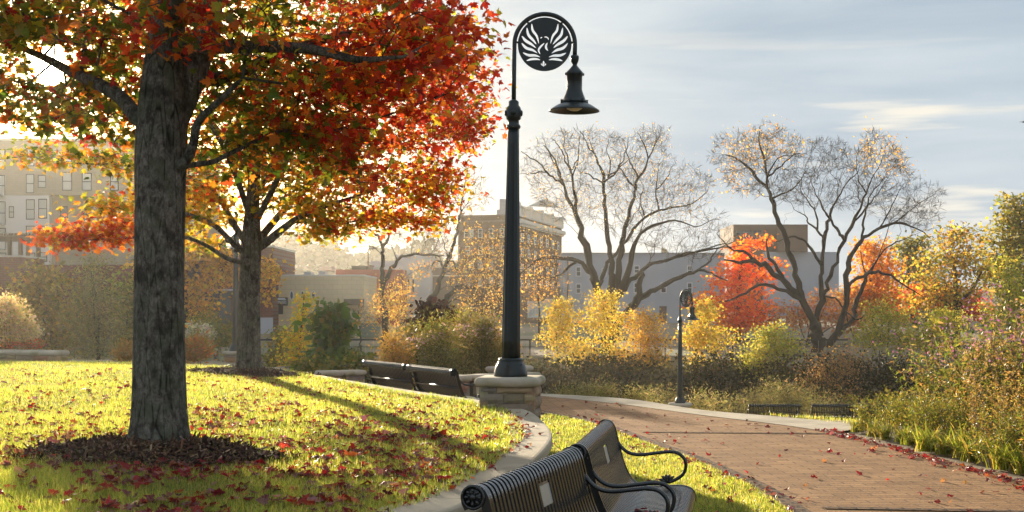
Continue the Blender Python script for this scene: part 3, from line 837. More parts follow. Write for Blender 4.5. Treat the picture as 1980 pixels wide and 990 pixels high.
# ================================================================ lamps with the bird emblem
PXM = .006     # metres per photo pixel at the near lamp
def zpx(y): return (728 - y) * PXM
def build_lamp(label):
    o = thing('street_lamp', label, 'street lamp', (0, 0, 0), 0, 'lamps with a winged bird emblem')
    b = MB()
    b.lathe([(.195, 0), (.197, .02), (.192, .055), (.186, .075), (.182, .1), (.165, .135), (.15, .165), (.142, .18), (.146, .19), (.142, .205), (.128, .215)], 36)
    b.build('base', M['metal'], o)
    b = MB()
    for k in range(6):
        a = R(60 * k + 20)
        b = MB(); b.lathe([(.0, 0), (.009, 0), (.009, .008), (.004, .013)], 8, (.168 * math.cos(a), .168 * math.sin(a), .138)); b.build('base_bolt', M['metal'], o)
    b = MB()
    zz = np.linspace(zpx(692), zpx(248), 14)
    rr = np.interp(zz, [zpx(692), zpx(560), zpx(248)], [.112, .102, .066])
    b.lathe(np.stack([rr, zz], 1), 72, flute=.075, nfl=12, flr=(zpx(690), zpx(250)))
    b.build('fluted_pole', M['metal'], o)
    b = MB()
    b.lathe([(.064, zpx(249)), (.080, zpx(247)), (.084, zpx(244)), (.078, zpx(241)), (.064, zpx(239)), (.064, zpx(232)), (.082, zpx(230)), (.088, zpx(224)), (.088, zpx(212)), (.078, zpx(206)),
             (.060, zpx(203)), (.060, zpx(196)), (.050, zpx(194)), (.030, zpx(192))], 28)
    for s in (-1, 1):
        v0 = np.array([(s * .07, 0, zpx(218)), (s * .10, 0, zpx(218)), (s * .106, 0, zpx(218))]); b.tube(v0, [.036, .036, .02], 12)
    b.tube([(0, -.07, zpx(218)), (0, -.1, zpx(218))], .036, 12)
    b.build('collar', M['metal'], o)
    rad = .352; za = zpx(84)
    pts = [(0, 0, zpx(196)), (0, 0, zpx(150)), (0, 0, za - .02)] + [(rad - rad * math.cos(R(a)), 0, za + rad * math.sin(R(a))) for a in np.linspace(0, 180, 28)] + [(2 * rad, 0, zpx(96)), (2 * rad, 0, zpx(106))]
    b = MB(); b.tube(pts, .0265, 14); b.build('arch_arm', M['metal'], o)
    # emblem disc, pierced by the bird
    cu = bpy.data.curves.new('emblem', 'CURVE'); cu.dimensions = '2D'; cu.fill_mode = 'BOTH'; cu.extrude = .005
    def spl(pts):
        s = cu.splines.new('POLY'); s.points.add(len(pts) - 1); s.use_cyclic_u = True
        for q, p in zip(s.points, pts): q.co = (p[0], p[1], 0, 1)
    rd = .312
    spl([(rd * math.cos(a), rd * math.sin(a)) for a in np.linspace(0, 2 * math.pi, 72, endpoint=False)])
    def feather(c, w, mirror=False):
        c = catmull(np.array(c, float), 7); q = np.stack([(c[:, 0] - 447), (318 - c[:, 1])], 1) / 197 * rd
        if mirror: q[:, 0] *= -1
        tg = np.gradient(q, axis=0); nn_ = nrm(np.stack([-tg[:, 1], tg[:, 0]], 1))
        u = np.linspace(0, 1, len(q)); ww = (np.sin(np.pi * u ** .85) ** .7 * w / 197 * rd * .5)[:, None]
        L_, R_ = q + nn_ * ww, q - nn_ * ww
        spl(np.concatenate([L_, R_[-2:0:-1]]))
    for mir in (False, True):
        feather([(350, 165), (358, 215), (388, 258), (405, 315)], 17, mir)
        feather([(315, 194), (327, 248), (362, 288), (388, 320)], 19, mir)
        feather([(278, 256), (308, 292), (350, 318), (384, 346)], 21, mir)
        feather([(277, 309), (312, 345), (358, 360), (396, 384)], 21, mir)
        feather([(286, 379), (330, 398), (378, 400), (418, 413)], 19, mir)
        feather([(314, 440), (350, 428), (385, 426), (418, 433)], 18, mir)
    feather([(447, 308), (418, 335), (403, 362), (416, 392)], 15)
    feather([(468, 306), (457, 330), (460, 350), (474, 366)], 15)
    feather([(442, 266), (458, 264), (472, 274), (474, 288)], 9)
    feather([(418, 277), (422, 268), (430, 266)], 8)
    feather([(441, 438), (440, 460), (440, 484)], 12)
    feather([(421, 460), (428, 466), (434, 478)], 8); feather([(460, 460), (453, 466), (447, 478)], 8)
    co = bpy.data.objects.new('tmp', cu); COL.objects.link(co)
    dg = bpy.context.evaluated_depsgraph_get()
    me = bpy.data.meshes.new_from_object(co.evaluated_get(dg)); bpy.data.objects.remove(co)
    me.transform(Matrix.Rotation(R(90), 4, 'X')); me.transform(Matrix.Translation((rad, 0, za)))
    me.materials.clear(); me.materials.append(M['metal'])
    d = bpy.data.objects.new('emblem_disc', me); COL.objects.link(d); d.parent = o
    for a in (4, 52, 128, 176):
        ca, sa = math.cos(R(a)), math.sin(R(a)); b = MB()
        b.tube([(rad + ca * .296, 0, za + sa * .296), (rad + ca * .338, 0, za + sa * .338)], .014, 8)
        b.build('disc_tab', M['metal'], o)
    X = 2 * rad
    b = MB()
    b.lathe([(.02, zpx(104)), (.048, zpx(106)), (.050, zpx(110)), (.044, zpx(117)), (.032, zpx(121)), (.026, zpx(124)), (.034, zpx(126)), (.06, zpx(131)), (.092, zpx(137)), (.100, zpx(139)), (.100, zpx(143)), (.090, zpx(145)),
             (.089, zpx(172)), (.100, zpx(178)), (.122, zpx(187)), (.133, zpx(192)), (.150, zpx(194)), (.150, zpx(197)), (.10, zpx(198))], 32, (X, 0, 0))
    for k in range(6):
        a = R(60 * k + 10); ca, sa = math.cos(a), math.sin(a)
        b.box((-.012, -.008, 0), (.016, .008, .05), None, RZ(a, (X + ca * .146, sa * .146, zpx(199))))
        b.box((-.012, -.006, 0), (.014, .006, .03), None, RZ(a, (X + ca * .098, sa * .098, zpx(144))))
    lh = b.build('lamp_housing', M['metal'], o)
    b = MB()
    pf = [(.13, zpx(197)), (.17, zpx(199)), (.22, zpx(203.5)), (.27, zpx(209)), (.291, zpx(211.5)), (.294, zpx(213.5)), (.288, zpx(213.5)), (.265, zpx(210.5)), (.21, zpx(205.5)), (.15, zpx(201.5)), (.12, zpx(200))]
    pf = np.array(pf); th = np.arange(48) * 2 * np.pi / 48
    v = np.stack([pf[:, :1] * np.cos(th) + X, pf[:, :1] * np.sin(th), np.tile(pf[:, 1:], (1, 48))], -1).reshape(-1, 3)
    m = len(pf); i = np.arange(m)[:, None] * 48; i2 = (np.arange(m)[:, None] + 1) % m * 48; j = np.arange(48)[None]; k = (j + 1) % 48
    b.add(v, np.stack([i + j, i + k, i2 + k, i2 + j], -1).reshape(-1, 4))
    b.build('lamp_shade', M['metal'], o)
    b = MB(); b.lathe([(.11, zpx(199)), (.105, zpx(204)), (.085, zpx(209)), (.05, zpx(212)), (.005, zpx(213))], 24, (X, 0, 0)); b.build('lamp_globe', M['glass_lamp'], o)
    return o
lamp = build_lamp('tall dark lamp post with winged bird disc standing on the near stone pedestal')
lamp.location = (LAMP[0], LAMP[1], .8725); lamp.rotation_euler = (0, R(.65), R(-2))
l2 = copy_thing(lamp, (L2[0], L2[1], L2[2] + .0), R(-58), 'distant dark lamp post with arched top beyond the path, standing among yellow shrubs')
l2.rotation_euler = (0, 0, R(-58))
l3 = copy_thing(lamp, (L3[0], L3[1], L3[2] + .0205), R(100), 'dark lamp post whose top is lost in leaves, just left of the thin maple trunk')
l3.rotation_euler = (0, 0, R(100))

# ================================================================ benches
BL = 1.72
PROF = catmull([(-.042, .775), (-.058, .815), (-.045, .862), (-.005, .888), (.035, .878), (.062, .84), (.082, .765), (.108, .66), (.140, .56), (.182, .480), (.240, .438), (.31, .425), (.40, .430), (.49, .437), (.555, .434), (.602, .415), (.625, .38), (.628, .34), (.612, .31)], 5)
SPLIT = int(np.argmin(np.hypot(PROF[:, 0] - .195, PROF[:, 1] - .467)))
def straps(b, prof, skip=None):
    n = 30; pitch = BL / n; wd = pitch * .56; th = .011
    tg = np.gradient(prof, axis=0); nn_ = nrm(np.stack([-tg[:, 1], tg[:, 0]], 1))
    m = len(prof)
    for k in range(n):
        y0 = k * pitch + (pitch - wd) / 2; y1 = y0 + wd
        ranges = [(0, m)]
        if skip and skip[0] < (y0 + y1) / 2 < skip[1]: ranges = [(0, skip[2]), (skip[3], m)]
        for (a, c) in ranges:
            p = prof[a:c]; q = p - nn_[a:c] * th; L = len(p)
            e = .0015
            v = np.stack([np.stack([p[:, 0], np.full(L, y0 + e), p[:, 1]], 1), np.stack([p[:, 0], np.full(L, y1 - e), p[:, 1]], 1),
                          np.stack([p[:, 0] * .88 + q[:, 0] * .12, np.full(L, y1), p[:, 1] * .88 + q[:, 1] * .12], 1), np.stack([q[:, 0], np.full(L, y1 - wd * .06), q[:, 1]], 1),
                          np.stack([q[:, 0], np.full(L, y0 + wd * .06), q[:, 1]], 1), np.stack([p[:, 0] * .88 + q[:, 0] * .12, np.full(L, y0), p[:, 1] * .88 + q[:, 1] * .12], 1)], 1).reshape(-1, 3)
            i = np.arange(L - 1)[:, None] * 6; j = np.arange(6)[None]; kk = (j + 1) % 6
            b.add(v, [np.stack([i + j, i + kk, i + 6 + kk, i + 6 + j], -1).reshape(-1, 4), np.arange(6)[::-1][None], (np.arange(6) + (L - 1) * 6)[None]])
def build_bench(label, plaque=True, group=None):
    o = thing('park_bench', label, 'bench', (0, 0, 0), 0, group)
    pz = [int(np.argmin(np.hypot(PROF[:, 0] - a, PROF[:, 1] - c))) for a, c in ((.075, .79), (.103, .68))]
    b = MB(); straps(b, PROF[:SPLIT + 1], (BL * .47, BL * .58, pz[0], pz[1]) if plaque else None)
    b.build('backrest', M['bench'], o, smooth=False)
    b = MB(); straps(b, PROF[SPLIT:]); b.build('seat', M['bench'], o, smooth=False)
    if plaque:
        a0, a1 = PROF[pz[0]], PROF[pz[1]]
        b = MB(); q = np.array([[1, 0], [0, 1]])
        d = a1 - a0; nv = nrm(np.array([d[1], -d[0]])) 
        v = [(a0[0] - .006, BL * .474, a0[1]), (a0[0] - .006, BL * .576, a0[1]), (a1[0] - .006, BL * .576, a1[1]), (a1[0] - .006, BL * .474, a1[1])]
        v2 = [(x - .008, y, z - .002) for x, y, z in v]
        b.add(np.array(v + v2), np.array([(0, 3, 2, 1), (4, 5, 6, 7), (0, 1, 5, 4), (1, 2, 6, 5), (2, 3, 7, 6), (3, 0, 4, 7)]))
        b.build('plaque', M['plaque'], o, smooth=False)
    for y, s in ((-.012, -1), (BL + .012, 1)):
        b = MB()
        # flat casting that follows the strap curve
        tg = np.gradient(PROF, axis=0); nn_ = nrm(np.stack([-tg[:, 1], tg[:, 0]], 1))
        p = PROF + nn_ * .004; q = PROF - nn_ * .040
        L = len(p); t2 = .012
        v = np.concatenate([np.stack([a[:, 0], np.full(L, y + e), a[:, 1]], 1) for e in (-t2, t2) for a in (p, q)])
        i = np.arange(L - 1)
        f = [np.stack([i, i + 1, L + i + 1, L + i], 1), np.stack([2*L + i, 3*L + i, 3*L + i + 1, 2*L + i + 1], 1), np.stack([i, 2*L + i, 2*L + i + 1, i + 1], 1), np.stack([L + i, L + i + 1, 3*L + i + 1, 3*L + i], 1)]
        b.add(v, f)
        fr = b.build('end_frame', M['bench'], o, smooth=False)
        # round end cap with a rosette
        b = MB(); c = np.array([-.005, y, .836]); 
        th = np.linspace(0, 2 * np.pi, 29)[:-1]
        for r0, r1, d0, d1 in ((.0, .060, 0, 0), ):
            b.tube([c - (0, .014, 0), c + (0, .014, 0)], .056, 28)
            ringp = [c + np.array([.051 * math.cos(a), s * .016, .051 * math.sin(a)]) for a in np.linspace(0, 2 * math.pi, 30)]
            b.tube(ringp, .0075, 6, cap=False)
            b.tube([c + (0, s * .01, 0), c + (0, s * .022, 0), c + (0, s * .026, 0)], [.016, .015, .008], 12)
            for k in range(8):
                a = R(45 * k); e = np.array([math.cos(a), 0, math.sin(a)])
                b.tube([c + e * .016 + (0, s * .013, 0), c + e * .032 + (0, s * .021, 0), c + e * .043 + (0, s * .014, 0)], [.004, .0095, .004], 6)
        b.build('end_cap', M['bench'], fr)
        # looping armrest
        ya = y - s * .004
        arm = catmull([(.075, ya, .745), (.118, ya, .690), (.175, ya, .655), (.25, ya, .648), (.36, ya, .662), (.45, ya, .672), (.51, ya, .66), (.552, ya, .62), (.560, ya, .57), (.54, ya, .515), (.49, ya, .478), (.44, ya, .458)], 6)
        b = MB(); b.tube(arm, .0125, 10)
        for k in range(5):
            a = R(25 + 26 * k)
            b.tube([(.435, ya, .452), (.435 - .045 * math.cos(a), ya + .0, .452 + .05 * math.sin(a)), (.435 - .07 * math.cos(a), ya, .452 + .062 * math.sin(a))], [.010, .013, .005], 6)
        b.build('armrest', M['bench'], o)
        for (u0, z0, u1, u2) in ((.155, .46, .12, .06), (.53, .40, .54, .585)):
            b = MB()
            b.tube(catmull([(u0, y, z0), (u1, y, .25), (u1 * .7 + u2 * .3, y, .12), (u2, y, .035)], 5), [.024] + [.02] * 14 + [.026], 8)
            b.tube([(u2, y, .0), (u2, y, .035)], .036, 10)
            b.build('leg', M['bench'], o)
    b = MB(); b.tube([(.34, 0, .375), (.34, BL, .375)], .02, 8); b.tube([(.10, 0, .60), (.10, BL, .60)], .016, 8); b.tube([(-.005, 0, .836), (-.005, BL, .836)], .018, 8); b.build('stretcher', M['bench'], o)
    return o
def place_dir(p0, p1):
    d = np.asarray(p1) - np.asarray(p0)
    return math.atan2(-d[0], d[1])
bench = build_bench('nearest black strap bench with small plaque, cut off by the bottom edge')
p0, p1 = np.array([-.163, 6.3]), np.array([.348, 8.0])
rz = place_dir(p0, p1); bench.location = (*p0, 0); bench.rotation_euler = (0, 0, rz)
G2 = 'black strap benches around the lawn'
bench['group'] = G2
q0, q1 = np.array([.385, 8.16]), np.array([.66, 9.84])
copy_thing(bench, (*q0, 0), place_dir(q0, q1), 'black strap bench with plaque and red leaf on its seat, second in the near pair', G2)
noplq = build_bench('black strap bench behind the lawn edge, next to the stone lamp pedestal', False, G2)
s0, s1 = np.array([-.80, 19.0]), np.array([-1.53, 20.56])
noplq.location = (*s0, 0); noplq.rotation_euler = (0, 0, place_dir(s0, s1))
noplq.scale = (.94,) * 3
s0, s1 = np.array([-1.58, 20.66]), np.array([-2.36, 22.2])
copy_thing(noplq, (*s0, 0), place_dir(s0, s1), 'black strap bench behind the lawn edge, the one farther from the stone pedestal', G2)
a = P(1546, 789, 49); 
for (px, lab) in ((1546, 'low dark bench seen from behind at the river crest, nearer the distant lamp'), (1668, 'low dark bench seen from behind at the river crest, half hidden by the aster bed')):
    a = P(px, 790, 47.5); copy_thing(noplq, (a[0], a[1], a[2] - .72), R(88), lab, 'river benches below the path', scale=.98)
# ================================================================ the two maples
def sprays(b, r, sk, ends, tpl, per, spread, size, colfn, up=.7, droop=.4, flat=.45):
    """Leaves in flattened sprays round each twig end."""
    e = np.asarray([sk.p[i] for i in ends]); pa = np.asarray([sk.p[sk.par[i]] for i in ends])
    out = nrm(e - pa)
    k = np.repeat(np.arange(len(e)), per)
    off = r.normal(0, 1, (len(k), 3)) * spread * np.array([1, 1, flat])
    pos = e[k] + off - out[k] * (r.random((len(k), 1)) * spread * 1.2)
    o2 = nrm(off * np.array([1, 1, .3]) + out[k] * spread * .6)
    X, Y, Z = frames(len(k), r, up, o2, droop)
    sz = size * np.exp(r.normal(0, .22, len(k)))
    return pos, X, Y, Z, sz
MR = (.36, .030, .022); RD = (.42, .065, .025); OR = (.48, .15, .025); YO = (.52, .30, .035); YG = (.30, .30, .04); GR = (.085, .13, .022); OL = (.15, .15, .03)
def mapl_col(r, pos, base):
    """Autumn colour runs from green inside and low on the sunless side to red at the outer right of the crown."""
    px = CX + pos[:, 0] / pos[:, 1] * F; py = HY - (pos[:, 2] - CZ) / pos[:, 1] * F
    return px, py
def choose(r, probs, cols, jit=.2):
    c = np.cumsum(probs, 1); c /= c[:, -1:]
    i = (r.random((len(c), 1)) > c).sum(1).clip(0, len(cols) - 1)
    return np.clip(np.asarray(cols)[i] * np.exp(r.normal(0, jit, (len(c), 1))) * np.exp(r.normal(0, .08, (len(c), 3))), .003, .9)
PALM = [MR, RD, OR, YO, YG, OL, GR]
def sm(x, a, b): return np.clip((x - a) / (b - a), 0, 1)

def trunk_mesh(b, pts, rad, r, sides=40, rough=.05, flare=None):
    """Trunk as a tube with buttress flare and irregular ridged outline."""
    q = catmull(np.concatenate([np.asarray(pts, float), np.asarray(rad, float)[:, None]], 1), 10)
    n = len(q); th = np.arange(sides) * 2 * np.pi / sides
    ph = r.random(4) * 6.28
    rr = q[:, 3:4] * (1 + rough * (np.sin(3 * th + ph[0])[None] * .5 + np.sin(7 * th + ph[1] + q[:, 2:3] * .7) * .35 + np.sin(13 * th + ph[2] + q[:, 2:3] * 1.5) * .25))
    if flare:
        h = q[:, 2:3] - q[0, 2]
        rr = rr * (1 + flare[0] * np.exp(-h / flare[1]) * (1 + .45 * np.cos(5 * th + ph[3])[None]))
    v = np.stack([q[:, 0:1] + rr * np.cos(th), q[:, 1:2] + rr * np.sin(th), np.tile(q[:, 2:3], (1, sides))], -1).reshape(-1, 3)
    i = np.arange(n - 1)[:, None] * sides; j = np.arange(sides)[None]; k = (j + 1) % sides
    b.add(v, [np.stack([i + j, i + k, i + sides + k, i + sides + j], -1).reshape(-1, 4), (np.arange(sides) + (n - 1) * sides)[None]])

def E(px, py, d, rx, ry, rz, wgt):
    """Crown lobe: centre seen at a photo position at depth d; radii across, deep, up in metres."""
    return (P(px, py, d), np.array([rx, ry, rz]), wgt)

def maple(name, label, base, ztop, limbs, blobs, n_t, per, spread, leaf, tpl, colfn, seed, cull=None):
    r = np.random.default_rng(seed)
    o = thing(name, label, 'tree', (base[0], base[1], base[2]), 0)
    o0 = np.array([base[0], base[1], base[2]])
    sk = Skel()
    tr = np.asarray(limbs[0][0]); rad = limbs[0][1]
    b = MB(); trunk_mesh(b, tr - o0, rad, r, flare=(.34, .13))
    ids = sk.limb(tr, np.asarray(rad) * .9, -1, 4)
    nb = len(ids)
    for pts, rr in limbs[1:]:
        pts = np.asarray(pts); st = sk.near(pts[0]) if len(sk.p) else -1
        sk.limb(pts[1:], rr[1:], st, 4)
    tg, kb = in_blobs(r, blobs, n_t, .30)
    if cull is not None: tg = tg[~cull(tg)]
    ends = sk.grow(tg, r, step=.35, bf=.25, jit=.05, lift=.08, first=nb // 2)
    sk.radii(.0035, 2.35)
    # skeleton without the trunk itself
    rr = sk.rr.copy(); 
    sk2 = MB(); sk.p = [np.asarray(p) - o0 for p in sk.p]
    keep = sk.r[:]
    # trunk tube from the skeleton stays inside the modelled trunk
    sk.mesh(sk2)
    sk.p = [p + o0 for p in sk.p]
    b.v += sk2.v; b.c += sk2.c; b.f += [f + b.n for f in sk2.f] if False else []
    off = b.n
    for f in sk2.f: b.f.append(f + off)
    b.n += sk2.n
    b.build('trunk', M['bark'], o)
    pos, X, Y, Z, sz = sprays(None, r, sk, ends, tpl, per, spread, leaf, None)
    # some leaves along inner twigs
    if cull is not None:
        kq = ~cull(pos); pos, X, Y, Z, sz = pos[kq], X[kq], Y[kq], Z[kq], sz[kq]
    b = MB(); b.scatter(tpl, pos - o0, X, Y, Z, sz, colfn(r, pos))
    b.build('crown', M['leaf'], o, smooth=False)
    return o, sk, ends

def sun_gap(rad):
    def f(p):
        q = nrm(p - np.array([0, 0, CZ])); a = np.degrees(np.arccos(np.clip(q @ SUN, -1, 1)))
        px = CX + p[:, 0] / np.maximum(p[:, 1], 1) * F; py = HY - (p[:, 2] - CZ) / np.maximum(p[:, 1], 1) * F
        return (a < rad) | ((px > 992) & (py > -60) & (py < 260))
    return f
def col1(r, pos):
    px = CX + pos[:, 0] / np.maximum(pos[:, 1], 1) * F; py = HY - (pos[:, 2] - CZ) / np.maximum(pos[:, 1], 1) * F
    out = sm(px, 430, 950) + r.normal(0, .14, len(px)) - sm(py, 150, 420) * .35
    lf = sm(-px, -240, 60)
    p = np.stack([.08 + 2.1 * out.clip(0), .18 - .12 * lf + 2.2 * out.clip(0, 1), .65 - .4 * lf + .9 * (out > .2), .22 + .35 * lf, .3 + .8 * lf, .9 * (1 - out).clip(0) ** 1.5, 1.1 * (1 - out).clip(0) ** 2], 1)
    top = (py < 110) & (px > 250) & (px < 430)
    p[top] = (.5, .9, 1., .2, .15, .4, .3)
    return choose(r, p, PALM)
z1 = float(lawn_z(np.array([T1[0]]), np.array([T1[1]]))[0]) - .05
d1 = T1[1]
def Q(px, py, dd): return P(px, py, d1 + dd)
trunk1 = [(T1[0], d1, z1), Q(309, 800, 0), Q(308, 600, 0), Q(310, 400, 0), Q(312, 280, 0), Q(316, 180, 0), Q(322, 60, .05), Q(330, -150, .1), Q(345, -500, .2), Q(350, -900, .2)]
r1 = [.215, .200, .185, .183, .190, .172, .135, .11, .07, .02]
limbs1 = [(trunk1, r1),
    ([Q(312, 290, 0), Q(340, 230, .05), Q(372, 150, .1), Q(398, 60, .2), Q(418, -40, .3), Q(450, -220, .4), Q(480, -480, .6)], [.1, .10, .098, .092, .085, .07, .03]),
    ([Q(300, 260, 0), Q(268, 228, .0), Q(235, 190, .2), Q(195, 165, .4), Q(140, 140, .8), Q(60, 100, 1.3), Q(-60, 60, 1.8)], [.06, .062, .055, .05, .04, .028, .015]),
    ([Q(325, 340, 0), Q(352, 318, -.1), Q(372, 285, -.2), Q(384, 235, -.3), Q(430, 190, -.5), Q(470, 150, -.6)], [.04, .040, .035, .03, .022, .012]),
    ([Q(330, 150, 0), Q(430, 150, .4), Q(540, 105, .6), Q(650, 70, .8), Q(740, 50, .9)], [.05, .05, .04, .03, .015]),
    ([Q(330, 100, 0), Q(480, 90, -.5), Q(600, 95, -.8), Q(690, 115, -.8), Q(780, 110, -.7)], [.05, .045, .035, .025, .012]),
    ([Q(325, 60, 0), Q(340, 20, -.8), Q(350, -40, -1.6), Q(360, -80, -2.6)], [.06, .05, .04, .015]),
    ([Q(325, 30, 0), Q(300, -60, .8), Q(250, -150, 1.6), Q(200, -260, 2.2)], [.06, .05, .04, .015]),
    ([Q(330, -200, 0), Q(520, -300, .3), Q(760, -380, .4)], [.06, .04, .015]),
    ([Q(330, -200, 0), Q(180, -330, -.3), Q(-60, -420, -.5)], [.06, .04, .015])]
blobs1 = [E(600, 50, d1 - .2, 1.05, 1.5, .50, 7), E(800, 40, d1 + .1, .45, 1.1, .36, 2.6), E(620, 190, d1 + .7, .8, 1.1, .36, 5), E(850, 100, d1 + .5, .32, .7, .2, 1.2), E(760, 170, d1 + .9, .6, .7, .28, 2.4),
          E(560, 285, d1 + .9, .55, .7, .26, 2.4), E(680, 300, d1 + 1.0, .4, .5, .2, 1.2),
          E(340, 30, d1 - .8, .28, .4, .13, .8), E(300, 75, d1 - .75, .16, .2, .06, .25),
          E(150, 20, d1 + .6, .85, 1.3, .32, 7.5), E(30, 30, d1 + 1., .5, 1., .25, 3), E(40, 200, d1 + 1.4, .7, .6, .17, 2.6), E(190, 250, d1 + .9, .42, .6, .20, 1.5), E(200, 130, d1 + 1.3, .36, .6, .24, 1.8), E(20, 100, d1 + 1.2, .5, .8, .26, 2.6), E(130, 175, d1 + 1.3, .4, .5, .14, 1.2),
          E(350, -330, d1, 2.4, 2.6, 1.2, 13), E(650, -180, d1, 1.0, 1.5, .6, 5), E(60, -180, d1 + .3, 1.3, 1.6, .6, 6), E(430, 160, d1 + .9, .4, .5, .3, 1.2), E(440, 300, d1 + 1.1, .3, .4, .2, .7), E(900, 40, d1 + .2, .12, .4, .16, .4)]
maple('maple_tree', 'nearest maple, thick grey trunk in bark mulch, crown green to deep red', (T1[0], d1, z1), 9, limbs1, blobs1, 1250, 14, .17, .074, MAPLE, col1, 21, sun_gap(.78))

d2 = T2[1]
def S(px, py, dd=0.): return P(px, py, d2 + dd)
z2 = float(lawn_z(np.array([T2[0]]), np.array([T2[1]]))[0]) - .05
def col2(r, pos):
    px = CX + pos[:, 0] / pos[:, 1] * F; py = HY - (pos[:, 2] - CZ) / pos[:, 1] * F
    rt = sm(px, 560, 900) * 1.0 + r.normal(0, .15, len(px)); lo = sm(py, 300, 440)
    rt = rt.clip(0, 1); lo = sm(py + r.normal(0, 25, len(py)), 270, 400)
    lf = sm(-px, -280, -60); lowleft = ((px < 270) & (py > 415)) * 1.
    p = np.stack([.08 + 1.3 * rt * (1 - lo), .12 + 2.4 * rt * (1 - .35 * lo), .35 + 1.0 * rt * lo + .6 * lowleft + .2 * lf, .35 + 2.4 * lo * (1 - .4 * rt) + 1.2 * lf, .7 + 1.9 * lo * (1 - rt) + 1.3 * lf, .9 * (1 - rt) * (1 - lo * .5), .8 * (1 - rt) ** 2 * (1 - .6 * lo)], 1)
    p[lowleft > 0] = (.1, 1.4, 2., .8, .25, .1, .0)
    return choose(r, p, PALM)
trunk2 = [(T2[0], d2, z2), S(481, 660), S(482, 580), S(484, 510), S(486, 460), S(488, 400), S(492, 330), S(495, 200, .1), S(500, 0, .2), S(505, -250, .2), S(510, -480, .2)]
r2 = [.205, .190, .178, .172, .165, .12, .10, .085, .06, .035, .012]
limbs2 = [(trunk2, r2),
    ([S(486, 490), S(515, 468), S(550, 440, -.3), S(580, 420, -.6), S(640, 395, -.9), S(720, 370, -1.2)], [.075, .075, .06, .05, .032, .015]),
    ([S(484, 480), S(520, 440, .3), S(570, 385, .6), S(640, 330, .9), S(740, 290, 1.1), S(850, 260, 1.1)], [.07, .065, .055, .042, .03, .012]),
    ([S(482, 500), S(455, 475, -.2), S(420, 440, -.5), S(390, 425, -.8), S(330, 405, -1.2), S(250, 395, -1.5)], [.055, .055, .045, .04, .028, .012]),
    ([S(483, 480), S(450, 430, .3), S(420, 380, .6), S(360, 340, 1.), S(250, 320, 1.5), S(120, 315, 1.8)], [.06, .055, .045, .04, .03, .012]),
    ([S(486, 440), S(520, 380, -.8), S(545, 330, -1.6), S(580, 270, -2.3)], [.055, .05, .04, .015]),
    ([S(486, 430), S(460, 350, -.8), S(430, 280, -1.5), S(380, 200, -2.2)], [.055, .05, .04, .015]),
    ([S(490, 380), S(560, 280, .2), S(680, 180, .4), S(820, 120, .5)], [.06, .05, .035, .015]),
    ([S(490, 360), S(420, 250, .2), S(320, 160, .4), S(200, 90, .5)], [.06, .05, .035, .015]),
    ([S(483, 505), S(440, 500, -.6), S(390, 470, -1.0), S(330, 455, -1.5), S(220, 462, -1.8), S(120, 465, -2.)], [.04, .04, .032, .026, .018, .008]),
    ([S(495, 200), S(600, 80, .4), S(760, -20, .6)], [.05, .04, .012]), ([S(498, 150), S(400, 10, -.3), S(300, -80, -.5)], [.05, .04, .012])]
blobs2 = [E(500, 90, d2, 3.0, 2.7, 1.8, 22), E(505, -220, d2, 2.6, 2.6, 1.7, 14), E(800, 160, d2 - .2, 1.35, 1.3, 1.1, 6.5), E(900, 190, d2, .55, .7, .16, 1.0), E(890, 120, d2, .5, .7, .2, 1.1), E(880, 60, d2 + .2, .55, .8, .25, 1.3), E(915, 240, d2 - .1, .38, .5, .10, .6), E(840, 270, d2, .85, 1.2, .35, 3.2), E(880, 230, d2 - .3, .6, .8, .28, 1.8),
          E(620, 300, d2 - .4, 1.3, 1.7, .5, 5.5), E(750, 350, d2 - .5, 1.2, 1.3, .26, 3.2), E(840, 385, d2 - .3, .5, .7, .14, 1.4), E(860, 335, d2 - .3, .45, .7, .16, 1.3), E(700, 415, d2 - .8, 1.05, .9, .20, 3.2), E(640, 448, d2 - .9, .42, .6, .13, 1.3), E(830, 425, d2 - .7, .5, .5, .1, 1.1),
          E(590, 380, d2 - .3, .7, 1.0, .32, 2.6), E(430, 300, d2, 1.1, 1.8, .7, 6), E(400, 400, d2 + .6, .6, .9, .3, 1.7), E(395, 465, d2 + .8, .42, .5, .26, 1.2),
          E(170, 455, d2 - 1.8, .72, .6, .15, 2.4), E(110, 462, d2 - 2., .28, .35, .14, .9), E(255, 440, d2 - 1.5, .5, .5, .16, 1.3), E(230, 400, d2 - 1.3, .85, .8, .15, 1.9), E(330, 425, d2 - 1.0, .6, .7, .20, 1.4),
          E(120, 305, d2 + 1.5, 1.15, .9, .15, 2.2), E(40, 290, d2 + 1.7, .5, .5, .12, .7), E(270, 320, d2 + 1.2, .9, 1.0, .25, 2.2), E(240, 190, d2 + .6, 1.2, 1.6, .6, 4), E(120, 225, d2 + 1., .6, .8, .18, .8), E(330, 370, d2 + .4, .55, .8, .22, 1.4)]
maple('maple_tree', 'second maple with thinner trunk and broad spreading crown, standing behind the nearest one', (T2[0], d2, z2), 9, limbs2, blobs2, 2050, 13, .19, .090, MAPLE2, col2, 22, sun_gap(.78))

